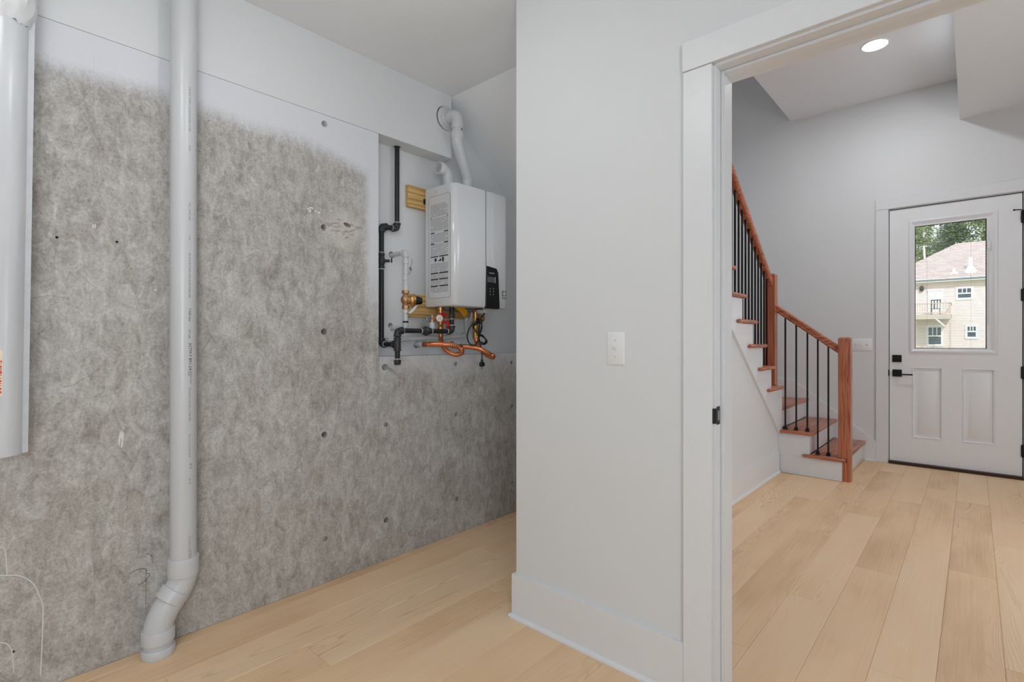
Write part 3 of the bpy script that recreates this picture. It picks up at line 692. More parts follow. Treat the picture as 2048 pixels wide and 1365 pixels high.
def pipe_text(b, s, py, size, off=0, bold=0):
    zt = on_y(375, py, PY-PR).z
    def mp(u, v):
        phi = .40+(v+off)/PR; nrm = view*math.cos(phi)+rgt*math.sin(phi)
        return Vector((PX, PY, 0))+nrm*(PR+.0003)+Vector((0, 0, zt-u))
    text(b, s, size, mp, bold)
def prt(b):
    pipe_text(b, 'ASTM F 891-24', 686, .0165)
    pipe_text(b, 'UP Code', 659, .0095)
    pipe_text(b, 'F NSF-dwv', 617, .0115)
    pipe_text(b, 'MADE IN U.S.A.', 742, .0075, .005); pipe_text(b, 'CODE', 742, .007, -.002)
part('print', prt, m_print, dp, smooth=False)['kind'] = 'stuff'
def prt2(b):
    pipe_text(b, 'IPS SCH 40 COEX CELLULAR CORE PIPE', 506, .0098)
    pipe_text(b, 'PVC - DWV PIPE', 405, .0095); pipe_text(b, '3 IN', 470, .0095)
    pipe_text(b, 'PVC-DWV 3 IN CELL CORE PIPE', 776, .0092)
    pipe_text(b, 'IN U S A 12-0-18 45 50', 870, .0092); pipe_text(b, 'III II', 928, .014, .003); pipe_text(b, 'ISI  M', 958, .010)
    pipe_text(b, '3 IN PVC TYPE I 115 SCH 40 CELL CORE', 172, .0098); pipe_text(b, 'ISI 40', 290, .0092)
    pipe_text(b, 'PVC PIPE 115', 1075, .0082); pipe_text(b, 'LISTED', 1100, .012)
part('faint_print', prt2, m_print2, dp, smooth=False)['kind'] = 'stuff'
# ================================================================== AIR DUCT
DR = .066
def duct_c(z): return Vector((.1135+.012*(z-.81), 2.262, z))
ad = thing('air_duct', 'round white painted metal duct hanging open-ended at the left of the concrete wall', 'duct', duct_c(.822))
def duct(b):
    zs = [.822, 2.648]; R = []
    for rr, zz in ((DR-.002, zs[0]+.05), (DR-.002, zs[0]), (DR, zs[0]), (DR, zs[1])):
        c = duct_c(zz); R.append([b.verts.new(c+Vector((math.cos(2*math.pi*k/48), math.sin(2*math.pi*k/48), 0))*rr) for k in range(48)])
    for r0, r1 in zip(R, R[1:]):
        for k in range(48): b.faces.new((r0[k], r0[(k+1) % 48], r1[(k+1) % 48], r1[k]))
part('duct_body', duct, m_duct, ad)
vd = Vector((-.115, -2.26, 0)).normalized(); rd = Vector((-vd.y, vd.x, 0)); rd = rd if rd.x > 0 else -rd
def seam(b, off, wd, th_, out):
    P = []
    for zz in (.823, 2.2):
        c = duct_c(zz)+rd*(DR+off)+vd*out
        P.append([c+rd*sx*wd/2+vd*sy*th_/2 for sx, sy in ((-1, -1), (1, -1), (1, 1), (-1, 1))])
    R = [[b.verts.new(p) for p in q] for q in P]
    b.faces.new(R[0][::-1]); b.faces.new(R[1])
    for k in range(4): b.faces.new((R[0][k], R[0][(k+1) % 4], R[1][(k+1) % 4], R[1][k]))
part('seam_flange', lambda b: (seam(b, .004, .018, .003, .012), seam(b, -.006, .003, .005, .020)), m_seam, ad)
def collar(b):
    rr_ = random.Random(5); n = 44; R = []
    for zz, r0 in ((2.165, DR+.002), (2.185, DR+.007), (2.21, DR+.012), (2.235, DR+.017), (2.27, DR+.015), (2.30, DR+.018), (2.34, DR+.012), (2.36, DR+.001)):
        c = duct_c(zz); R.append([b.verts.new(c+Vector((math.cos(2*math.pi*k/n), math.sin(2*math.pi*k/n), 0))*(r0+rr_.uniform(-.005, .006))+Vector((0, 0, rr_.uniform(-.008, .008)))) for k in range(n)])
    for r0, r1 in zip(R, R[1:]):
        for k in range(n): b.faces.new((r0[k], r0[(k+1) % n], r1[(k+1) % n], r1[k]))
part('sealed_joint', collar, m_mastic, ad)
# paper tag wrapped on the body with red upright lettering
TZ0, TZ1 = on_y(5, 793, 2.2).z, on_y(5, 698, 2.2).z
def duct_pt(phi, z, lift): nrm = vd*math.cos(phi)+rd*math.sin(phi); return duct_c(z)+nrm*(DR+lift)
PH1 = .275
def tagm(b):
    n = 8; R = []
    for z in (TZ0, TZ1-.012, TZ1): R.append([b.verts.new(duct_pt(PH1-.8+.8*i/n*(1 if z < TZ1 else .86), z, .0012)) for i in range(n+1)])
    for r0, r1 in zip(R, R[1:]):
        for i in range(n): b.faces.new((r0[i], r0[i+1], r1[i+1], r1[i]))
tg = part('tag', tagm, m_tag, ad); tg['label'] = 'cream tag with red warning lettering'
part('tag_lettering', lambda b: text(b, 'DO NOT REMOVE', .0235, lambda u, v: duct_pt(PH1-.045-v/DR, TZ0+.009+u*.52, .0018), .0006), m_red, tg, smooth=False)
# ================================================================== WATER HEATER
HX0, HX1, HY0, HY1, HZ0, HZ1 = 1.938, 2.402, 2.178, 2.43, 1.374, 2.079
wh = thing('water_heater', 'white tankless water heater on the wall above the copper connectors', 'water heater', (2.17, HY1, HZ0))
def cab(b):
    # plan outline with the large rounded front corners, crowned front
    r = .045; pl = []
    for i in range(9):
        t = math.pi/2*i/8; pl.append((HX0+r-r*math.cos(t), HY0+r-r*math.sin(t)))
    for i in range(1, 8): pl.append((HX0+r+(HX1-HX0-2*r)*i/8, HY0-.004*math.sin(math.pi*i/8)))
    for i in range(9):
        t = math.pi/2*i/8; pl.append((HX1-r+r*math.sin(t), HY0+r-r*math.cos(t)))
    pl += [(HX1, HY1), (HX0, HY1)]
    cx, cy = 2.17, 2.33
    def ringz(z, inset): return [b.verts.new((cx+(x-cx)*(1-inset/.23), cy+(y-cy)*(1-inset/.15), z)) for x, y in pl]
    R = [ringz(z, i) for z, i in ((HZ0, .014), (HZ0+.004, .005), (HZ0+.014, 0), (HZ1-.012, 0), (HZ1-.003, .004), (HZ1, .012))]
    for r0, r1 in zip(R, R[1:]):
        for k in range(len(pl)): b.faces.new((r0[k], r0[(k+1) % len(pl)], r1[(k+1) % len(pl)], r1[k]))
    b.faces.new(R[0][::-1]); b.faces.new(R[-1])
part('cabinet', cab, m_heater, wh)
def front_y(x): return HY0-.004*math.sin(math.pi*min(max((x-HX0-.045)/(HX1-HX0-.09), 0), 1))
def fq(px, py, dy=0): q = on_y(px, py, HY0-.004-dy); return q
# the raised centre band: two ribs and the strip between
gx0, gx1 = fq(971.5, 450).x, fq(986.5, 450).x
ztop = HZ1-.006
cpT0, cpT1, cpB0, cpB1 = fq(972, 534), fq(993, 540), fq(970.5, 607), fq(996.5, 608)
part('front_groove', lambda b: prism(b, [(gx0-.0025, ztop), (gx0+.0025, ztop), (gx0+.003, 1.68), (cpT0.x+.003, cpT0.z), (cpT0.x-.003, cpT0.z), (gx0-.002, 1.68)], HY0-.0052, HY0+.004, 1), m_groove, wh)
part('front_rib', lambda b: prism(b, [(gx1-.006, ztop), (gx1+.006, ztop), (gx1+.007, 1.68), (cpT1.x+.004, cpT1.z), (cpT1.x-.008, cpT1.z), (gx1-.004, 1.68)], HY0-.0075, HY0+.004, 1), m_heater, wh)
def cpan(b):
    P = [(cpB0.x, HZ0-.004), (cpB1.x-.008, HZ0-.004), (cpB1.x, HZ0+.006), (cpT1.x+.004, cpT1.z-.02), (cpT1.x-.012, cpT1.z+.004), (cpT0.x, cpT0.z+.004)]
    prism(b, P, HY0-.016, HY0+.004, 1)
cp = part('control_panel', cpan, m_black, wh); cp['label'] = 'glossy black control panel'
PYF = HY0-.0163
def cbox(x0, x1, z0_, z1_, d=.0008): return lambda b: box(b, x0, x1, PYF-d, PYF+.001, z0_, z1_, .0003)
d0, d1 = on_y(975, 564.5, PYF), on_y(990, 554.5, PYF)
part('display', cbox(d0.x, d1.x-.002, d0.z, d1.z-.002), m_lcd, cp)
part('display_edge', cbox(d1.x, d1.x+.003, d0.z-.001, d1.z), m_seal, cp)
lg = on_y(978, 547.5, PYF)
part('logo', lambda b: text(b, 'NAVIEN', .0125, lambda u, v: Vector((lg.x+u, PYF-.0006, lg.z+v))), m_seal, cp, smooth=False)
for px in (980.5, 987):
    for py in (578, 583.5, 589.5):
        q = on_y(px, py, PYF); part('button', lambda b: (box(b, q.x-.0045, q.x+.0045, PYF-.001, PYF+.001, q.z-.004, q.z+.004, .0012), ), m_groove, cp)
sk0, sk1 = on_y(1004.5, 597, HY0-.003), on_y(1012.5, 583, HY0-.003)
skr = part('efficiency_sticker', lambda b: box(b, sk0.x, sk1.x, HY0-.0032, HY0-.001, sk0.z, sk1.z), m_print2, wh)
part('sticker_mark', lambda b: (lathe(b, ((sk0.x+sk1.x)/2, HY0-.003, sk0.z*.35+sk1.z*.65), (0, -1, 0), [(.013, 0), (.013, .0006)], 20), box(b, sk0.x+.004, sk1.x-.004, HY0-.0037, HY0-.003, sk0.z+.004, sk0.z+.014)), m_seal, skr)
# side label
XL = HX0-.0008
def lp(u, v): return Vector((XL, LBY1-u, LBZ1-v))            # u to the right as seen, v down
LBY1, LBY0, LBZ1, LBZ0 = 2.398, 2.208, 2.022, 1.425
LW, LH = LBY1-LBY0, LBZ1-LBZ0
def rrect(b, w_, h, r, x, lift):
    P = []
    for cx, cz, a0 in ((LBY0+r, LBZ0+r, 180), (LBY1-r, LBZ0+r, 270), (LBY1-r, LBZ1-r, 0), (LBY0+r, LBZ1-r, 90)):
        for i in range(5): t = math.radians(a0+90*i/4); P.append((cx+r*math.cos(t), cz+r*math.sin(t)))
    prism(b, P, x-lift, x+.001, 0)
lbl = part('warning_label', lambda b: rrect(b, LW, LH, .016, HX0, .0006), m_heater, wh)
def outline(b):
    P = []
    r = .016
    for cx, cz, a0 in ((LBY0+r, LBZ0+r, 180), (LBY1-r, LBZ0+r, 270), (LBY1-r, LBZ1-r, 0), (LBY0+r, LBZ1-r, 90)):
        for i in range(5): t = math.radians(a0+90*i/4); P.append(Vector((HX0-.0006, cx+r*math.cos(t), cz+r*math.sin(t))))
    tube(b, P+[P[0]], .0009, 5)
part('label_outline', outline, m_groove, lbl)
rt = random.Random(11)
def words(b):
    v = .050; heads = [(.125, 0), (.212, 1), (.275, 1), (.352, 2), (.448, 2), (.484, 2), (.523, 2)]
    while v < .562:
        if any(abs(v-h) < .006 for h, _ in heads) or .360 < v < .388: v += .0075; continue
        u = .018
        while u < LW-.02:
            wl = rt.uniform(.006, .022); e = min(u+wl, LW-.018)
            if rt.random() < .93: box(b, XL-.0002, XL+.0001, LBY1-e, LBY1-u, LBZ1-v-.0034, LBZ1-v)
            u = e+.003
        v += .0075
part('label_lines', words, m_micro, lbl, smooth=False)['kind'] = 'stuff'
def bars(b):
    for v, k in ((.125, 0), (.212, 1), (.275, 1), (.352, 2), (.448, 2), (.484, 2), (.523, 2)):
        segs = [(.018, .024), (LW-.026, LW-.019)] if k == 0 else [(.018, .050), (LW-.052, LW-.018)] if k == 1 else [(.018, .085), (.094, LW-.017)]
        for a, e in segs: box(b, XL-.0004, XL+.0001, LBY1-e, LBY1-a, LBZ1-v-.0065, LBZ1-v)
    lathe(b, (XL, LBY1-.062, LBZ1-.374), (-1, 0, 0), [(.0105, 0), (.0105, .0003)], 14)
    prism(b, [(LBY1-.084, LBZ1-.384), (LBY1-.112, LBZ1-.384), (LBY1-.112, LBZ1-.366)], XL-.0003, XL, 0)
    box(b, XL-.0003, XL, LBY1-.136, LBY1-.120, LBZ1-.388, LBZ1-.362)
part('label_headings', bars, m_print, lbl, smooth=False)['kind'] = 'stuff'
for q in ((2.335, 2.045),): part('screw', lambda b: lathe(b, (HX0+.001, q[0], q[1]), (-1, 0, 0), [(.004, 0), (.003, .002)], 10), m_print2, wh)
part('bracket', lambda b: box(b, 1.929, 1.939, 2.4305, 2.4385, 1.99, 2.02), m_bmetal, wh)
jb0, jb1 = on_y(960, 612, 2.24), on_y(973, 617.5, 2.24)
part('junction_box', lambda b: box(b, 2.215, 2.29, 2.21, 2.28, 1.345, 1.3745, .002), m_heater, wh)
part('bottom_rail', lambda b: box(b, 1.99, 2.36, 2.30, 2.38, 1.360, 1.3745, .002), m_print2, wh)
# ---- intake elbow
ix, iy = 2.030, 2.330
ie = thing('intake_elbow', 'short white elbow with a screened mouth on top of the water heater', 'pipe elbow', (ix, iy, HZ1))
part('elbow', lambda b: tube(b, smooth_path([(ix, iy, HZ1+.0005), (ix, iy, HZ1+.045), (ix-.008, iy, HZ1+.080), (ix-.030, iy, HZ1+.104), (ix-.055, iy, HZ1+.110)], 6), .0315, 28), m_pvc, ie)
part('socket', lambda b: lathe(b, (ix-.040, iy, HZ1+.109), (-1, 0, .03), [(.0335, 0), (.0365, .003), (.0365, .036), (.035, .038), (.0305, .038), (.030, .022)], 28), m_pvc, ie)
part('clamp', lambda b: lathe(b, (ix, iy, HZ1+.001), (0, 0, 1), [(.0345, 0), (.035, .004), (.035, .010), (.0345, .012)], 24), m_steel, ie)
def scr(b):
    c = Vector((ix-.0735, iy, HZ1+.110))
    for i in range(-3, 4):
        hw = math.sqrt(max(.0295**2-(i*.0085)**2, 0)); box(b, c.x-.001, c.x, c.y+i*.0085-.002, c.y+i*.0085+.002, c.z-hw, c.z+hw); box(b, c.x-.0008, c.x+.0002, c.y-hw, c.y+hw, c.z+i*.0085-.002, c.z+i*.0085+.002)
part('screen', scr, m_seal, ie)
part('mouth', lambda b: lathe(b, (ix-.062, iy, HZ1+.110), (-1, 0, 0), [(.030, 0), (.0295, .003)], 24), m_dark, ie)
# ---- exhaust vent
vp = thing('vent_pipe', 'white vent pipe rising from the water heater into the wall', 'pipe', (2.181, 2.33, HZ1))
vx, vy = VC[0], 2.255
part('pipe', lambda b: tube(b, [(2.181, 2.33, HZ1+.0005), (2.181, 2.33, HZ1+.09)], .0305, 28), m_pvc, vp)
def offs(b): tube(b, smooth_path([(2.181, 2.33, HZ1+.055), (2.181, 2.33, HZ1+.083), (2.172, 2.3255, HZ1+.104), (2.108, 2.2925, HZ1+.178), (2.044, 2.2595, HZ1+.252), (vx, vy, HZ1+.276), (vx, vy, HZ1+.325)], 6), .034, 28)
oe = part('offset_elbow', offs, m_pvc, vp)
for q0, q1 in (((2.181, 2.33, HZ1+.084), (0, 0, -1)), ((vx, vy, HZ1+.283), (0, 0, 1))): part('hub', lambda b: lathe(b, q0, q1, [(.034, 0), (.0362, .002), (.0362, .040), (.0345, .043)], 28), m_pvc, oe)
part('hub', lambda b: lathe(b, (2.181, 2.33, HZ1+.040), (0, 0, 1), [(.031, 0), (.0345, .003), (.0345, .045), (.034, .050)], 28), m_pvc, vp)
part('pipe', lambda b: tube(b, [(vx, vy, HZ1+.32), (vx, vy, HZ1+.36)], .0305, 28), m_pvc, vp)
part('pipe_mark', lambda b: box(b, vx+.002, vx+.009, vy-.0309, vy-.0290, HZ1+.3285, HZ1+.338), m_print, vp)
ZE = HZ1+.428
def top_el(b): tube(b, smooth_path([(vx, vy, ZE-.085), (vx, vy, ZE-.05), (vx, vy+.004, ZE-.022), (vx, vy+.022, ZE-.004), (vx, vy+.05, ZE), (vx, 2.338, ZE-.001)], 6), .0335, 28)
part('wall_elbow', top_el, m_pvc, vp)
part('hub', lambda b: lathe(b, (vx, vy, ZE-.085), (0, 0, 1), [(.0345, 0), (.0355, .002), (.0355, .036), (.034, .039)], 28), m_pvc, vp)
part('hub', lambda b: lathe(b, (vx, vy+.036, ZE), (0, 1, 0), [(.034, 0), (.0365, .002), (.0365, .034), (.034, .036)], 28), m_pvc, vp)
part('wall_flange', lambda b: lathe(b, (vx, YW-.001, ZE), (0, -1, 0), [(.071, -.002), (.071, .003), (.066, .008), (.045, .012), (.038, .020)], 36), m_pvc, vp)
# ---- mounting boards
bd = B(); box(bd, 1.818, 2.39, YR-.027, YR-.0005, 1.957, 2.083, .003, 1)
tag(obj('mounting_board', bd, m_pine, None, (1.818, YR-.0135, 1.957)), 'yellow pine board behind the top of the water heater', 'board')
bd = B(); box(bd, 1.818, 2.405, YR-.027, YR-.0005, 1.316, 1.448, .003, 1)
tag(obj('mounting_board', bd, m_pine, None, (1.818, YR-.0135, 1.316)), 'yellow pine board behind the fittings below the water heater', 'board')
# ================================================================== GAS PIPE
GR = .0134
gp = thing('gas_pipe', 'black iron gas pipe in the recess with a capped drip leg', 'pipe', (1.637, 2.289, 1.05))
A = (1.740, 2.437); Lx = (1.637, 2.437); T = (1.637, 2.289); H = (2.021, 2.289)
zu, zl, zr = 1.812, 1.158, 1.232
def elb(b, c, d1, d2, r=GR*1.32, R=.026):
    """iron elbow joining two directions at corner c, with banded rims"""
    c, d1, d2 = Vector(c), Vector(d1), Vector(d2)
    P = [c+d1*R*1.25, c+d1*R*.75]+[(c+d1*R*.75)*(1-t)**2+c*2*t*(1-t)+(c+d2*R*.75)*t*t for t in (.25, .5, .75)]+[c+d2*R*.75, c+d2*R*1.25]
    tube(b, P, r, 18)
    for d in (d1, d2): lathe(b, c+d*R*.95, d, [(r, -.002), (r*1.17, .0), (r*1.17, .007), (r, .009)], 18)
seals = []
def seal(b, c, d): lathe(b, c, d, [(GR*1.12, 0), (GR*1.2, .002), (GR*1.12, .005)], 14)
part('pipe', lambda b: tube(b, [(A[0], A[1], zu+.02), (A[0], A[1], 2.30)], GR, 20), m_iron, gp)
part('elbow', lambda b: elb(b, (A[0], A[1], zu), (0, 0, 1), (-1, 0, 0)), m_fit, gp)
part('nipple', lambda b: tube(b, [(A[0]-.02, A[1], zu), (Lx[0]+.02, Lx[1], zu)], GR, 20), m_iron, gp)
part('elbow', lambda b: elb(b, (Lx[0], Lx[1], zu), (1, 0, 0), (0, 0, -1)), m_fit, gp)
part('pipe', lambda b: tube(b, [(Lx[0], Lx[1], zu-.02), (Lx[0], Lx[1], zl+.02)], GR, 20), m_iron, gp)
zv = on_y(763, 522, Lx[1]).z
def gv(b):
    lathe(b, (Lx[0], Lx[1], zv-.042), (0, 0, 1), [(.015, 0), (.0175, .002), (.0175, .014), (.014, .016), (.0185, .028), (.0205, .042), (.0185, .056), (.014, .068), (.0175, .070), (.0175, .084), (.015, .086)], 16)
vl = part('gas_valve', gv, m_fit, gp); vl['label'] = 'grey cast gas cock with a lug handle'
part('valve_handle', lambda b: (tube(b, [(Lx[0]+.010, Lx[1]-.012, zv), (Lx[0]+.030, Lx[1]-.034, zv)], .008, 12), obox(b, (Lx[0]+.038, Lx[1]-.04, zv+.002), (.7, -.7, 0), (.7, .7, 0), (0, 0, 1), .008, .012, .026, .003)), m_fit, vl)
part('elbow', lambda b: elb(b, (Lx[0], Lx[1], zl), (0, 0, 1), (0, -1, 0)), m_fit, gp)
part('nipple', lambda b: tube(b, [(Lx[0], Lx[1]-.02, zl), (T[0], T[1]+.02, zl)], GR, 20), m_iron, gp)
def tee(b):
    tube(b, [(T[0], T[1], zl-.034), (T[0], T[1], zl+.034)], GR*1.32, 18)
    for s in (-1, 1): lathe(b, (T[0], T[1], zl+s*.026), (0, 0, s), [(GR*1.3, 0), (GR*1.55, .001), (GR*1.55, .008), (GR*1.3, .009)], 18)
    tube(b, [(T[0], T[1], zl), (T[0], T[1]+.032, zl)], GR*1.3, 18); lathe(b, (T[0], T[1]+.026, zl), (0, 1, 0), [(GR*1.3, 0), (GR*1.55, .001), (GR*1.55, .008), (GR*1.3, .009)], 18)
part('tee', tee, m_fit, gp)
part('drip_leg', lambda b: tube(b, [(T[0], T[1], zl-.03), (T[0], T[1], zl-.095)], GR, 20), m_iron, gp)
part('cap', lambda b: lathe(b, (T[0], T[1], zl-.083), (0, 0, -1), [(GR*1.25, 0), (GR*1.45, .002), (GR*1.45, .009), (GR*1.32, .011), (GR*1.32, .022), (GR*1.05, .027)], 18), m_fit, gp)
part('nipple', lambda b: tube(b, [(T[0], T[1], zl+.03), (T[0], T[1], zr-.02)], GR, 20), m_iron, gp)
part('elbow', lambda b: elb(b, (T[0], T[1], zr), (0, 0, -1), (1, 0, 0)), m_fit, gp)
ux = on_y(853, 664, T[1]).x
part('pipe', lambda b: tube(b, [(T[0]+.02, T[1], zr), (ux-.02, T[1], zr)], GR, 20), m_iron, gp)
part('pipe', lambda b: tube(b, [(ux+.02, T[1], zr), (H[0]-.02, T[1], zr)], GR, 20), m_iron, gp)
def union(b):
    lathe(b, (ux-.034, T[1], zr), (1, 0, 0), [(.0155, 0), (.0185, .002), (.0185, .016), (.022, .018)], 8)
    lathe(b, (ux-.016, T[1], zr), (1, 0, 0), [(.024, 0), (.0265, .004), (.0265, .024), (.024, .028)], 8)
    lathe(b, (ux+.012, T[1], zr), (1, 0, 0), [(.020, 0), (.0185, .004), (.0185, .018), (.0155, .020)], 8)
part('union', union, m_fit, gp)
part('elbow', lambda b: elb(b, (H[0], H[1], zr), (-1, 0, 0), (0, 0, 1)), m_fit, gp)
part('pipe', lambda b: tube(b, [(H[0], H[1], zr+.02), (H[0], H[1], HZ0-.001)], GR, 20), m_iron, gp)
part('coupling', lambda b: lathe(b, (H[0], H[1], zr+.075), (0, 0, 1), [(GR*1.2, 0), (GR*1.35, .002), (GR*1.35, .03), (GR*1.2, .032)], 18), m_fit, gp)
def sealant(b):
    for c, d in (((A[0], A[1], zu+.034), (0, 0, 1)), ((Lx[0], Lx[1], zv-.048), (0, 0, 1)), ((Lx[0], Lx[1], zv+.043), (0, 0, 1)), ((T[0]+.034, T[1], zr), (1, 0, 0)), ((ux-.040, T[1], zr), (1, 0, 0)), ((ux+.033, T[1], zr), (1, 0, 0)),
                 ((H[0]-.038, T[1], zr), (1, 0, 0)), ((H[0], T[1], zr+.034), (0, 0, 1)), ((H[0], T[1], zr+.071), (0, 0, 1)), ((T[0], T[1], zl-.081), (0, 0, 1)), ((Lx[0], Lx[1]-.036, zl), (0, 1, 0)), ((A[0]-.036, A[1], zu), (1, 0, 0))): seal(b, c, d)
part('thread_sealant', sealant, m_seal, gp)
# grey tag hanging on the gas union
gt = B(); q = on_y(849, 648, T[1]+.02)
prism(gt, [(q.x-.022, q.z-.022), (q.x+.026, q.z-.024), (q.x+.026, q.z+.006), (q.x+.004, q.z+.030), (q.x-.006, q.z+.030)], T[1]+.02, T[1]+.0225, 1)
tag(obj('hanging_tag', gt, m_grey, None, (q.x, T[1]+.02, q.z)), 'grey paper tag behind the union of the gas pipe', 'tag')
# ================================================================== COLD WATER SUPPLY with pressure valve
wx, wy, wz, wr = 1.722, 2.333, 1.664, .0128
ws = thing('water_supply_pipe', 'white plastic water pipe with a brass pressure valve left of the heater', 'pipe', (wx, YR, wz))
part('pipe', lambda b: tube(b, [(wx, YR+.03, wz), (wx, wy+.018, wz)], wr, 16), m_pvc, ws)
def el90(b, c, d1, d2, r): elb(b, c, d1, d2, r, .02)
part('elbow', lambda b: el90(b, (wx, wy, wz), (0, 1, 0), (0, 0, -1), .0158), m_pvc, ws)
zof = lambda py: on_y(811, py, wy).z
part('pipe', lambda b: tube(b, [(wx, wy, wz-.02), (wx, wy, zof(585))], wr, 16), m_pvc, ws)
for pa, pb in ((523, 528), (543, 548), (553, 561), (571, 582)):
    part('coupling', lambda b: lathe(b, (wx, wy, zof(pb)), (0, 0, 1), [(wr, 0), (.0162, .001), (.0162, zof(pa)-zof(pb)), (wr, zof(pa)-zof(pb)+.001)], 16), m_pvc, ws)
def body(b):
    z = zof
    lathe(b, (wx, wy, z(588)), (0, 0, 1), [(.017, 0), (.0205, .002), (.0205, z(581)-z(588)-.002), (.017, z(581)-z(588))], 6)
    lathe(b, (wx, wy, z(612)), (0, 0, 1), [(.014, 0), (.017, .010), (.024, .022), (.027, .034), (.024, .046), (.015, .058), (.013, z(588)-z(612))], 20)
    lathe(b, (wx, wy, z(619)), (0, 0, 1), [(.016, 0), (.0195, .002), (.0195, z(611)-z(619)-.002), (.016, z(611)-z(619))], 6)
vb = part('pressure_valve', body, m_bronze, ws); vb['label'] = 'cast bronze pressure reducing valve'
bd_ = Vector((.80, -.58, -.06)).normalized(); bc = Vector((wx, wy, zof(600)))
part('bell', lambda b: lathe(b, bc, bd_, [(.020, .012), (.024, .026), (.034, .030), (.036, .040), (.034, .050), (.026, .058)], 24), m_brass, vb)
part('spring_cap', lambda b: lathe(b, bc, bd_, [(.026, .056), (.024, .062), (.018, .088), (.016, .092)], 20), m_black, vb)
part('pipe', lambda b: tube(b, [(wx, wy, zof(617)), (wx, wy, zof(648))], wr, 16), m_pvc, ws)
part('coupling', lambda b: lathe(b, (wx, wy, zof(627)), (0, 0, 1), [(wr, 0), (.0162, .001), (.0162, .020), (wr, .021)], 16), m_pvc, ws)
part('coupling', lambda b: lathe(b, (wx, wy, zof(650)), (0, 0, 1), [(.013, 0), (.0158, .002), (.0158, .020), (.0128, .021)], 12), m_black, ws)
zb = zof(655)
part('elbow', lambda b: el90(b, (wx, wy, zb-.004), (0, 0, 1), (0, 1, 0), .0158), m_pvc, ws)
part('pipe', lambda b: tube(b, [(wx, wy+.018, zb-.004), (wx, YR+.03, zb-.004)], wr, 16), m_pvc, ws)
# white paper tag on the valve
tp = B()
P = [on_y(px, py, 2.30) for px, py in ((845, 600), (844, 607), (836, 611), (828, 622), (820, 628), (817, 626), (826, 617), (838, 605), (840, 600))]
prism(tp, [(p.x, p.z) for p in P], 2.300, 2.3015, 1)
tag(obj('hanging_tag', tp, m_whitepaper, None, (P[3].x, 2.3, P[3].z)), 'crumpled white paper tag on the brass valve', 'tag')
# wire twist and paper scrap beside the pipe
tw = B(); P = [on_y(px, py, wy-.02) for px, py in ((816, 551), (822, 543), (822, 534), (824, 524), (823, 518))]
tube(tw, smooth_path(P, 4), .0012, 6)
q = on_y(821, 538, wy-.02); obox(tw, q, (.8, 0, .6), (0, 1, 0), (-.6, 0, .8), .012, .002, .02)
tag(obj('wire_tie', tw, m_print2, None, tuple(P[0])), 'dark wire tie sticking up from the white water pipe', 'wire')
# ================================================================== CONDENSATE DRAIN along the wall
cy_ = 2.436; cr = .0128
cx_ = on_y(933, 650, cy_).x; zc1, zc0 = on_y(929, 672, cy_).z, on_y(773, 681, cy_).z
x0c = on_y(775, 681, cy_).x
cd = thing('condensate_drain', 'white plastic drain line sloping along the recess wall below the heater', 'pipe', (cx_, cy_, zc1))
ctop = on_y(936, 640, 2.40)
part('pipe', lambda b: tube(b, [(x0c, cy_, zc0), (cx_-.02, cy_, zc1-.002)], cr, 16), m_pvc, cd)
part('elbow', lambda b: el90(b, (cx_, cy_, zc1), (-1, 0, 0), (0, 0, 1), .0158), m_pvc, cd)
part('pipe', lambda b: tube(b, smooth_path([(cx_, cy_, zc1+.02), (cx_, cy_-.001, 1.285), (cx_, 2.395, 1.315), (cx_, 2.375, HZ0-.001)], 5), cr, 16), m_pvc, cd)
part('coupling', lambda b: lathe(b, (cx_, cy_, zc1+.075), (0, 0, 1), [(cr, 0), (.0165, .001), (.0165, .04), (cr, .041)], 16), m_pvc, cd)
# ================================================================== COPPER CONNECTORS
def corr(pts, r0=.0112, r1=.0150, pitch=.0095, plain_=.035):
    P = smooth_path(pts, 10); L = [0]
    for a, b in zip(P, P[1:]): L.append(L[-1]+(b-a).length)
    n = int(L[-1]/(pitch/4)); out = []; rs_ = []; j = 0
    for i in range(n+1):
        s = L[-1]*i/n
        while j < len(L)-2 and L[j+1] < s: j += 1
        out.append(P[j].lerp(P[j+1], (s-L[j])/max(L[j+1]-L[j], 1e-6)))
        f = min(1, min(s, L[-1]-s)/plain_); rs_.append(r0+(r1-r0)*(.5+.5*math.sin(2*math.pi*s/pitch)) if f >= 1 else (r0+r1)/2)
    return out, rs_
def connector(label, px_hole, pts, loc, top):
    t = thing('copper_connector', label, 'pipe', loc)
    P, R_ = corr(pts); part('flexible_tube', lambda b: tube(b, P, R_, 12), m_copper, t)
    h_ = Vector(pts[0]); part('wall_sleeve', lambda b: tube(b, [(h_.x, YR+.03, h_.z+.002), (h_.x, h_.y+.004, h_.z)], .0135, 16), m_pvc, t)
    part('solder_ring', lambda b: lathe(b, (h_.x, h_.y+.008, h_.z), (0, -1, 0), [(.0125, 0), (.0152, .002), (.0152, .018), (.013, .02)], 16), m_solder, t)
    e = Vector(pts[-1]); part('union_nut', lambda b: lathe(b, e-Vector((0, 0, .018)), (0, 0, 1), [(.014, 0), (.0175, .002), (.0175, .022), (.014, .026)], 6), m_brass, t)
    return t
c1 = [(1.896, 2.387, 1.157), (1.896, 2.30, 1.157), (1.897, 2.215, 1.156), (1.912, 2.145, 1.150), (1.938, 2.118, 1.130), (1.958, 2.140, 1.108), (1.966, 2.20, 1.100), (1.967, 2.262, 1.116), (1.968, 2.305, 1.145), (1.969, 2.325, 1.185), (1.969, 2.33, 1.232)]
connector('looped copper flexible connector on the left below the heater', (833, 690), c1, (1.896, YR, 1.157), 1.24)
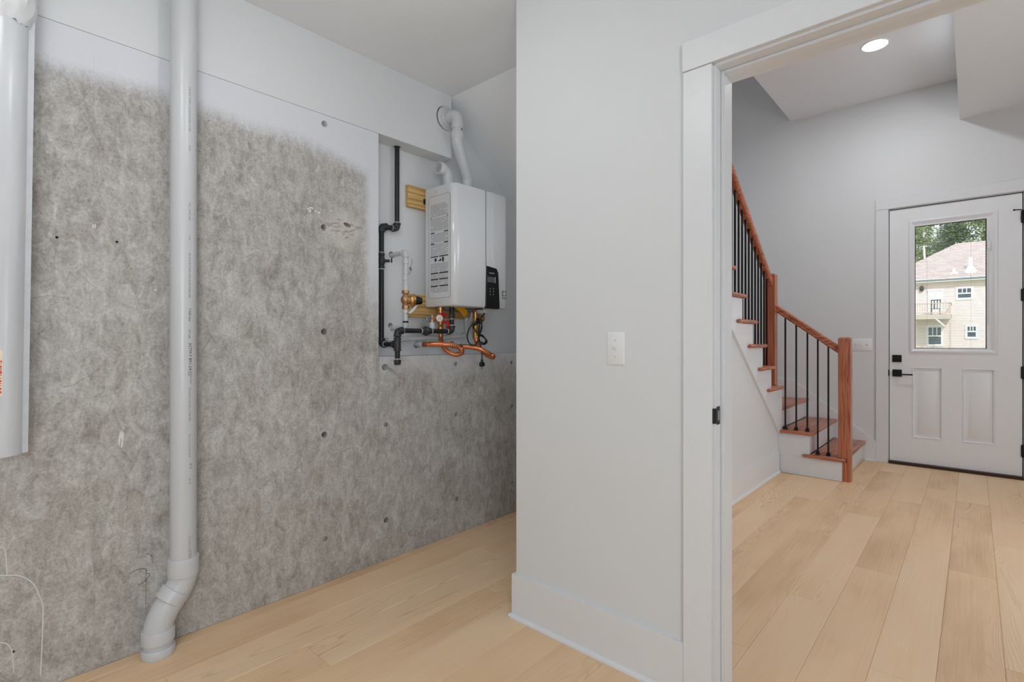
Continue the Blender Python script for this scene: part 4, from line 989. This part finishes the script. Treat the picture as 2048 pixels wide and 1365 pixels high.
c2 = [(2.178, 2.385, 1.141), (2.178, 2.31, 1.139), (2.180, 2.225, 1.130), (2.186, 2.165, 1.107), (2.200, 2.128, 1.088), (2.222, 2.150, 1.078), (2.240, 2.215, 1.092), (2.250, 2.275, 1.122), (2.253, 2.315, 1.165), (2.254, 2.33, 1.205)]
connector('copper flexible connector on the right with the power cord hanging before it', (904, 689), c2, (2.178, YR, 1.141), 1.2)
# ---- isolation valves
def iso(label, x, y, z0_, z1_, cap):
    t = thing('isolation_valve', label, 'valve', (x, y, z0_))
    hh = z1_-z0_
    part('valve_body', lambda b: lathe(b, (x, y, z0_), (0, 0, 1), [(.015, 0), (.018, .003), (.018, .022), (.014, .026), (.0195, .040), (.0205, .055), (.0195, .068), (.014, .080), (.0155, .086), (.0155, hh-.02), (.0175, hh-.018), (.0175, hh)], 14), m_brass, t)
    return t
i1 = iso('brass valve with red handles under the left of the heater', 1.969, 2.33, 1.234, HZ0-.001, 1)
part('red_handle', lambda b: (box(b, 1.945, 1.985, 2.300, 2.318, 1.318, 1.340, .004), box(b, 1.972, 1.996, 2.296, 2.309, 1.322, 1.334, .003)), m_redp, i1)
hq = on_y(895, 648, 2.30)
part('red_handle', lambda b: (box(b, hq.x-.012, hq.x+.010, 2.292, 2.304, hq.z-.028, hq.z+.020, .004), box(b, hq.x-.040, hq.x+.002, 2.294, 2.306, hq.z+.002, hq.z+.018, .003)), m_redp, i1)
gq = on_y(880, 637, 2.305)
part('drain_cap', lambda b: (tube(b, [(1.969, 2.33, gq.z), (gq.x, 2.312, gq.z)], .011, 12), lathe(b, (gq.x, 2.315, gq.z), (-.25, -1, 0), [(.014, 0), (.021, .004), (.021, .012), (.018, .015), (.006, .016), (.004, .02)], 18)), m_tag, i1)
# pressure relief valve beside it
rq = on_y(864, 637, 2.33)
rv = thing('relief_valve', 'small bronze relief valve with a steel lever and white outlet left of the red-handled valve', 'valve', (rq.x, 2.33, rq.z))
part('valve_body', lambda b: (lathe(b, (rq.x, 2.33, rq.z-.026), (0, 0, 1), [(.012, 0), (.0165, .003), (.0165, .022), (.0125, .026), (.0145, .040), (.011, .046)], 14), tube(b, [(rq.x, 2.33, rq.z), (1.956, 2.33, rq.z)], .011, 12)), m_bronze, rv)
part('collar', lambda b: (lathe(b, (rq.x+.018, 2.33, rq.z), (1, 0, 0), [(.014, 0), (.0175, .002), (.0175, .007), (.014, .009)], 8), lathe(b, (rq.x-.014, 2.33, rq.z), (-1, 0, 0), [(.014, 0), (.0175, .002), (.0175, .007), (.012, .009)], 8)), m_steel, rv)
part('test_lever', lambda b: (tube(b, [(rq.x-.02, 2.33, rq.z+.004), (rq.x-.036, 2.325, rq.z-.002)], .005, 8), obox(b, (rq.x-.040, 2.322, rq.z-.012), (1, 0, .1), (0, 1, 0), (-.1, 0, 1), .010, .006, .032, .002)), m_steel, rv)
part('outlet', lambda b: tube(b, [(rq.x, 2.33, rq.z-.024), (rq.x, 2.33, rq.z-.090)], [.0165, .0165], 16), m_pvc, rv)
i2 = iso('brass valve behind the coiled black cord under the right of the heater', 2.254, 2.33, 1.207, HZ0-.001, 1)
bq = on_y(966, 637, 2.30)
part('drain_cap', lambda b: (tube(b, [(2.254, 2.33, bq.z), (bq.x, 2.31, bq.z)], .012, 12), lathe(b, (bq.x, 2.315, bq.z), (-.1, -1, 0), [(.016, 0), (.022, .004), (.022, .010), (.014, .014), (.010, .02)], 18)), m_bronze, i2)
part('black_handle', lambda b: box(b, 2.236, 2.268, 2.294, 2.308, 1.283, 1.318, .004), m_black, i2)
# ---- yellow strap tag hanging below the heater
yt = B()
Yp = smooth_path([on_y(px, py, 2.27) for px, py in ((906, 607), (914, 613), (924, 620), (932, 629))], 5)
for a, b_ in zip(Yp, Yp[1:]):
    d = (b_-a).normalized(); up = Vector((-d.z, 0, d.x)); wd = .016+.006*(a.x-Yp[0].x)/max(Yp[-1].x-Yp[0].x, 1e-3)
    obox(yt, (a+b_)/2, d, (0, 1, 0), up, (b_-a).length*1.05, .0015, wd*2)
tag(obj('hanging_tag', yt, m_yellow, None, tuple(Yp[2])), 'curled yellow tag hanging from the bottom of the water heater', 'tag')
# ================================================================== POWER CORD
def cpt(px, py, dy=0): return on_y(px, py, 2.215+dy)
pc = thing('power_cord', 'black power cord coiled in a bundle and hanging from the heater with its plug down', 'cord', cpt(964, 738))
pts = [cpt(973, 617, .02), cpt(970, 626), cpt(958, 640, -.008), cpt(944, 650, .0), cpt(936, 664, .012), cpt(935, 678, .012), cpt(941, 689, .0), cpt(951, 690, -.012), cpt(957, 680, -.016), cpt(961, 662, -.016), cpt(964, 645, -.01), cpt(962, 640, .01), cpt(957, 646, .016),
       cpt(947, 652, .012), cpt(950, 660, -.01), cpt(960, 670, -.02), cpt(970, 677, -.016), cpt(974, 684, 0), cpt(969, 689, .012), cpt(961, 687, .012), cpt(958, 676, .006), cpt(958, 660, -.004), cpt(960, 646, -.012), cpt(964, 652, .008), cpt(962, 664, .014), cpt(958, 668, .008), cpt(966, 672, -.022), cpt(972, 682, -.014), cpt(967, 687, .004), cpt(961, 684, -.01),
       cpt(961, 694, -.006), cpt(963.5, 706), cpt(964, 722)]
part('cord', lambda b: tube(b, smooth_path(pts, 7), .0042, 8), m_black, pc)
part('cable_tie', lambda b: lathe(b, cpt(959, 672)-Vector((0, 0, .004)), (0, 0, 1), [(.012, 0), (.013, .002), (.013, .006), (.012, .008)], 12), m_black, pc)
q = cpt(964, 723)
plg = part('plug', lambda b: (lathe(b, q+Vector((0, 0, .012)), (0, 0, -1), [(.004, 0), (.006, .002), (.009, .016), (.009, .020)], 14), box(b, q.x-.017, q.x+.017, q.y-.011, q.y+.011, q.z-.032, q.z-.006, .004)), m_black, pc)
for s in (-1, 1): part('prong', lambda b: box(b, q.x+s*.0065-.0009, q.x+s*.0065+.0009, q.y-.003, q.y+.003, q.z-.050, q.z-.031), m_steel, plg)
part('prong', lambda b: tube(b, [(q.x, q.y+.006, q.z-.031), (q.x, q.y+.006, q.z-.052)], .0022, 8), m_steel, plg)
part('inlet', lambda b: (box(b, cpt(961, 616).x, cpt(977, 616).x, 2.222, 2.262, cpt(965, 619).z-.001, cpt(965, 617.5).z, .001), lathe(b, cpt(970, 618, .02), (-.2, -.2, -1), [(.016, 0), (.016, .008), (.009, .02), (.005, .026)], 14)), m_black, pc)
# ================================================================== OUTSIDE the door
bm = B(); box(bm, 6.4, 130, -60, 60, -.45, -.4); gr = struct('ground', bm, M_leaf('lawn', lin(96, 116, 70), lin(140, 154, 100)))
XF = 52.0
m_sid = M_siding('pale lap siding', lin(236, 214, 208), lin(198, 178, 172), .19)
m_shg = M_shingle()
m_white = plain('white exterior trim', lin(240, 238, 234), .6)
m_wpane = plain('dark window pane', lin(58, 74, 84), .12)
m_deck = plain('weathered deck timber', lin(196, 180, 166), .8)
m_dkpaint = plain('dark furniture', lin(40, 38, 40), .6)
def hx(px, py, dx=0): return on_x(px, py, XF-dx)
hs = thing('house', 'pale two-storey house with a hipped shingle roof seen through the door glass', 'house', (XF, 1.0, -.4))
EZ = on_x(1829, 562, XF).z; RZ = 9.30; YC = 6.05; YE = -16.0
part('wall', lambda b: box(b, XF, XF+10, YE+.4, YC-.4, -.4, EZ), m_sid, hs)
def roof(b):
    P = [(XF-.5, YC+.1, EZ), (XF-.5, YE, EZ), (XF+10.5, YE, EZ), (XF+10.5, YC+.1, EZ), (XF+5, YC-4.95, RZ), (XF+5, YE+5, RZ)]
    V = [b.verts.new(p) for p in P]
    for f in ((0, 1, 5, 4), (1, 2, 5), (2, 3, 4, 5), (3, 0, 4), (3, 2, 1, 0)): b.faces.new([V[i] for i in f])
part('roof', roof, m_shg, hs, smooth=False)
part('fascia', lambda b: (box(b, XF-.56, XF-.48, YE, YC+.12, EZ-.24, EZ+.02), box(b, XF-.5, XF, YE, YC, EZ-.24, EZ-.18)), m_white, hs)
part('gutter', lambda b: box(b, XF-.68, XF-.56, YE, YC+.12, EZ-.14, EZ-.02, .03), plain('grey gutter', lin(140, 142, 146), .5), hs)
def win(px0, py0, px1, py1, cols, brk=True):
    a, b_ = hx(px0, py1), hx(px1, py0); ya, yb = min(a.y, b_.y), max(a.y, b_.y); za, zb_ = a.z, b_.z
    f = part('window', lambda b: (box(b, XF-.06, XF-.01, ya-.14, yb+.14, za-.16, za), box(b, XF-.06, XF-.01, ya-.14, yb+.14, zb_, zb_+.16), box(b, XF-.06, XF-.01, ya-.14, ya, za, zb_), box(b, XF-.06, XF-.01, yb, yb+.14, za, zb_),
                                     box(b, XF-.05, XF-.01, ya, yb, (za+zb_)/2-.05, (za+zb_)/2+.05), *[box(b, XF-.045, XF-.01, ya+(yb-ya)*k/cols-.025, ya+(yb-ya)*k/cols+.025, (za+zb_)/2, zb_) for k in range(1, cols)]), m_white, hs)
    part('pane', lambda b: box(b, XF-.02, XF-.005, ya, yb, za, zb_), m_wpane, f)
win(1916, 577, 1942, 596.5, 3); win(1857, 655, 1882, 689, 3); win(1935, 653.5, 1951.5, 674, 3)
d0, d1 = hx(1860, 628), hx(1883, 582)
hd = part('door', lambda b: (box(b, XF-.06, XF-.01, d1.y-.12, d1.y, d0.z, d1.z), box(b, XF-.06, XF-.01, d0.y, d0.y+.12, d0.z, d1.z), box(b, XF-.08, XF-.01, d1.y-.16, d0.y+.16, d1.z, d1.z+.14), box(b, XF-.03, XF-.005, d1.y, d0.y, d0.z, d1.z)), m_white, hs)
wl = hx(1843.5, 578)
part('wall_lamp', lambda b: (box(b, XF-.04, XF, wl.y-.08, wl.y+.08, wl.z-.2, wl.z+.2), lathe(b, (XF-.16, wl.y, wl.z-.22), (0, 0, 1), [(.05, 0), (.13, .1), (.14, .3), (.05, .42)], 8)), m_dkpaint, hs)
cb = hx(1899, 692)
part('corner_board', lambda b: box(b, XF-.03, XF+.01, YC-.55, YC-.38, -.4, EZ-.2), m_white, hs)
# roof vents
def on_roof(px, py):
    r = ray(px, py); n = Vector((-(RZ-EZ), 0, 5.5)); p0 = Vector((XF-.5, 0, EZ)); o = Vector((0, 0, EYE))
    return o+r*((p0-o).dot(n)/r.dot(n))
v1 = on_roof(1941, 541)
part('roof_vent', lambda b: lathe(b, v1-Vector((0, 0, .25)), (0, 0, 1), [(.42, 0), (.42, .16), (.34, .2), (.14, .62), (.12, 1.2), (.12, 1.25)], 16), m_white, hs)
v2 = on_roof(1908, 546)
part('roof_vent', lambda b: lathe(b, v2-Vector((0, 0, .12)), (0, 0, 1), [(.26, 0), (.26, .1), (.10, .22), (.08, .45)], 12), m_white, hs)
# deck
DXF = XF-2.2
dka, dkb = on_x(1902, 628, DXF), on_x(1800, 628, DXF)
dk = thing('deck', 'raised timber deck with a railing on the pale house', 'deck', (DXF, dka.y, -.4))
zd = dka.z
part('deck_boards', lambda b: box(b, DXF, XF-.05, dka.y, dkb.y, zd-.16, zd), m_deck, dk)
part('rim_beam', lambda b: box(b, DXF-.05, DXF, dka.y, dkb.y, zd-.38, zd-.02), m_deck, dk)
zrail = on_x(1902, 605, DXF).z
part('top_rail', lambda b: (box(b, DXF-.05, DXF+.09, dka.y, dkb.y, zrail-.05, zrail), box(b, DXF, XF-.05, dka.y-.02, dka.y+.07, zrail-.05, zrail)), m_deck, dk)
part('bottom_rail', lambda b: box(b, DXF, DXF+.05, dka.y, dkb.y, zd+.08, zd+.14), m_deck, dk)
y = dka.y+.15
while y < dkb.y:
    part('rail_picket', lambda b: box(b, DXF+.005, DXF+.045, y-.02, y+.02, zd+.1, zrail-.04), m_deck, dk); y += .15
for y in (dka.y+.06, dka.y+2.1, dka.y+4.2):
    part('post', lambda b: box(b, DXF-.02, DXF+.1, y-.06, y+.06, -.4, zd-.16), m_deck, dk)
    part('rail_post', lambda b: box(b, DXF-.02, DXF+.08, y-.05, y+.05, zd-.1, zrail+.04), m_deck, dk)
ba, bb_ = on_x(1868, 635, DXF), on_x(1889, 653, DXF)
part('brace', lambda b: tube(b, [ba, bb_], .06, 4), m_white, dk)
# dark chair on the deck
ch = on_x(1871, 628, DXF+.7); ch = Vector((DXF+.9, ch.y, zd))
dc = thing('deck_chair', 'dark slatted chair standing on the deck behind the railing', 'chair', ch)
part('seat', lambda b: box(b, ch.x-.25, ch.x+.25, ch.y-.28, ch.y+.28, zd+.42, zd+.47), m_dkpaint, dc)
part('backrest', lambda b: (box(b, ch.x+.2, ch.x+.25, ch.y-.3, ch.y+.3, zd+1.08, zd+1.16), *[box(b, ch.x+.2, ch.x+.24, ch.y+u-.035, ch.y+u+.035, zd+.46, zd+1.1) for u in (-.26, -.09, .09, .26)]), m_dkpaint, dc)
for sx in (-1, 1):
    for sy in (-1, 1): part('leg', lambda b: box(b, ch.x+sx*.22-.025, ch.x+sx*.22+.025, ch.y+sy*.25-.025, ch.y+sy*.25+.025, zd, zd+.43), m_dkpaint, dc)
# trees behind the house
LG = [M_leaf('leaves deep green', lin(66, 84, 56), lin(118, 136, 92)), M_leaf('leaves mid green', lin(96, 114, 70), lin(156, 168, 116)), M_leaf('leaves olive', lin(124, 130, 78), lin(186, 186, 130))]
m_bark = plain('grey bark', lin(150, 142, 134), .9)
m_birch = plain('pale bark', lin(226, 216, 204), .8)
def tree(label, x, y, h, cr_, lm, bark, n=1500, base=.35):
    rr_ = random.Random(int(x*7+y*31)); t = thing('tree', label, 'tree', (x, y, -.4), 'trees behind the house')
    part('trunk', lambda b: tube(b, smooth_path([(x, y, -.4), (x+.1, y-.1, h*.35), (x-.05, y+.2, h*.7), (x, y+.1, h*.92)], 4), [.15-.11*i/12 for i in range(13)], 8), bark, t)
    def fol(b):
        blobs = [(rr_.uniform(-1, 1)*cr_*.7, rr_.uniform(-1, 1)*cr_*.7, rr_.uniform(base, 1)*h, rr_.uniform(.35, .6)*cr_) for _ in range(13)]
        for i in range(int(n*2.6)):
            bx_, by_, bz_, br_ = rr_.choice(blobs); d = Vector((rr_.gauss(0, 1), rr_.gauss(0, 1), rr_.gauss(0, .8))).normalized()*br_*rr_.random()**.4
            c = Vector((x+bx_, y+by_, bz_))+d; s = rr_.uniform(.07, .18)
            a = Vector((rr_.gauss(0, 1), rr_.gauss(0, 1), rr_.gauss(0, 1))).normalized(); u, v, _ = frame_of(a)
            V = [b.verts.new(c+u*s), b.verts.new(c+v*s*.6), b.verts.new(c-u*s), b.verts.new(c-v*s*.6)]; b.faces.new(V)
    f = part('foliage', fol, LG[lm], t, smooth=False); f['kind'] = 'stuff'
tree('olive-leaved tree at the left behind the hip of the house roof', 70.2, 6.0, 14.6, 2.4, 2, m_bark, 2200)
tree('pale-trunked tree left behind the house roof', 64.3, 3.45, 15.2, 1.1, 1, m_birch, 700, .62)
tree('dark green tree behind the middle of the house roof', 75, 2.6, 18.0, 2.6, 0, m_bark, 3000)
tree('tall green tree behind the right of the house roof', 67.6, -.9, 16.2, 2.2, 1, m_bark, 2000, .45)
tree('deep green tree behind the tall ones over the roof', 83.5, .6, 17.6, 2.8, 0, m_bark, 2800)
tree('green tree farthest left behind the house', 92, 5.6, 20.5, 3.2, 1, m_bark, 2600)
tree('olive tree seen between the pale trunk and the dark green tree', 81.5, 5.2, 16.6, 2.2, 2, m_bark, 1700)
# groups of repeats
for pre, g in (('copper_connector', 'copper connectors below the heater'), ('isolation_valve', 'brass valves below the heater'), ('mounting_board', 'pine boards behind the heater'), ('hanging_tag', 'tags hanging around the heater'), ('light_switch', 'white wall switches')):
    for o in SC.objects:
        if o.parent is None and o.name.split('.')[0] == pre: o['group'] = g
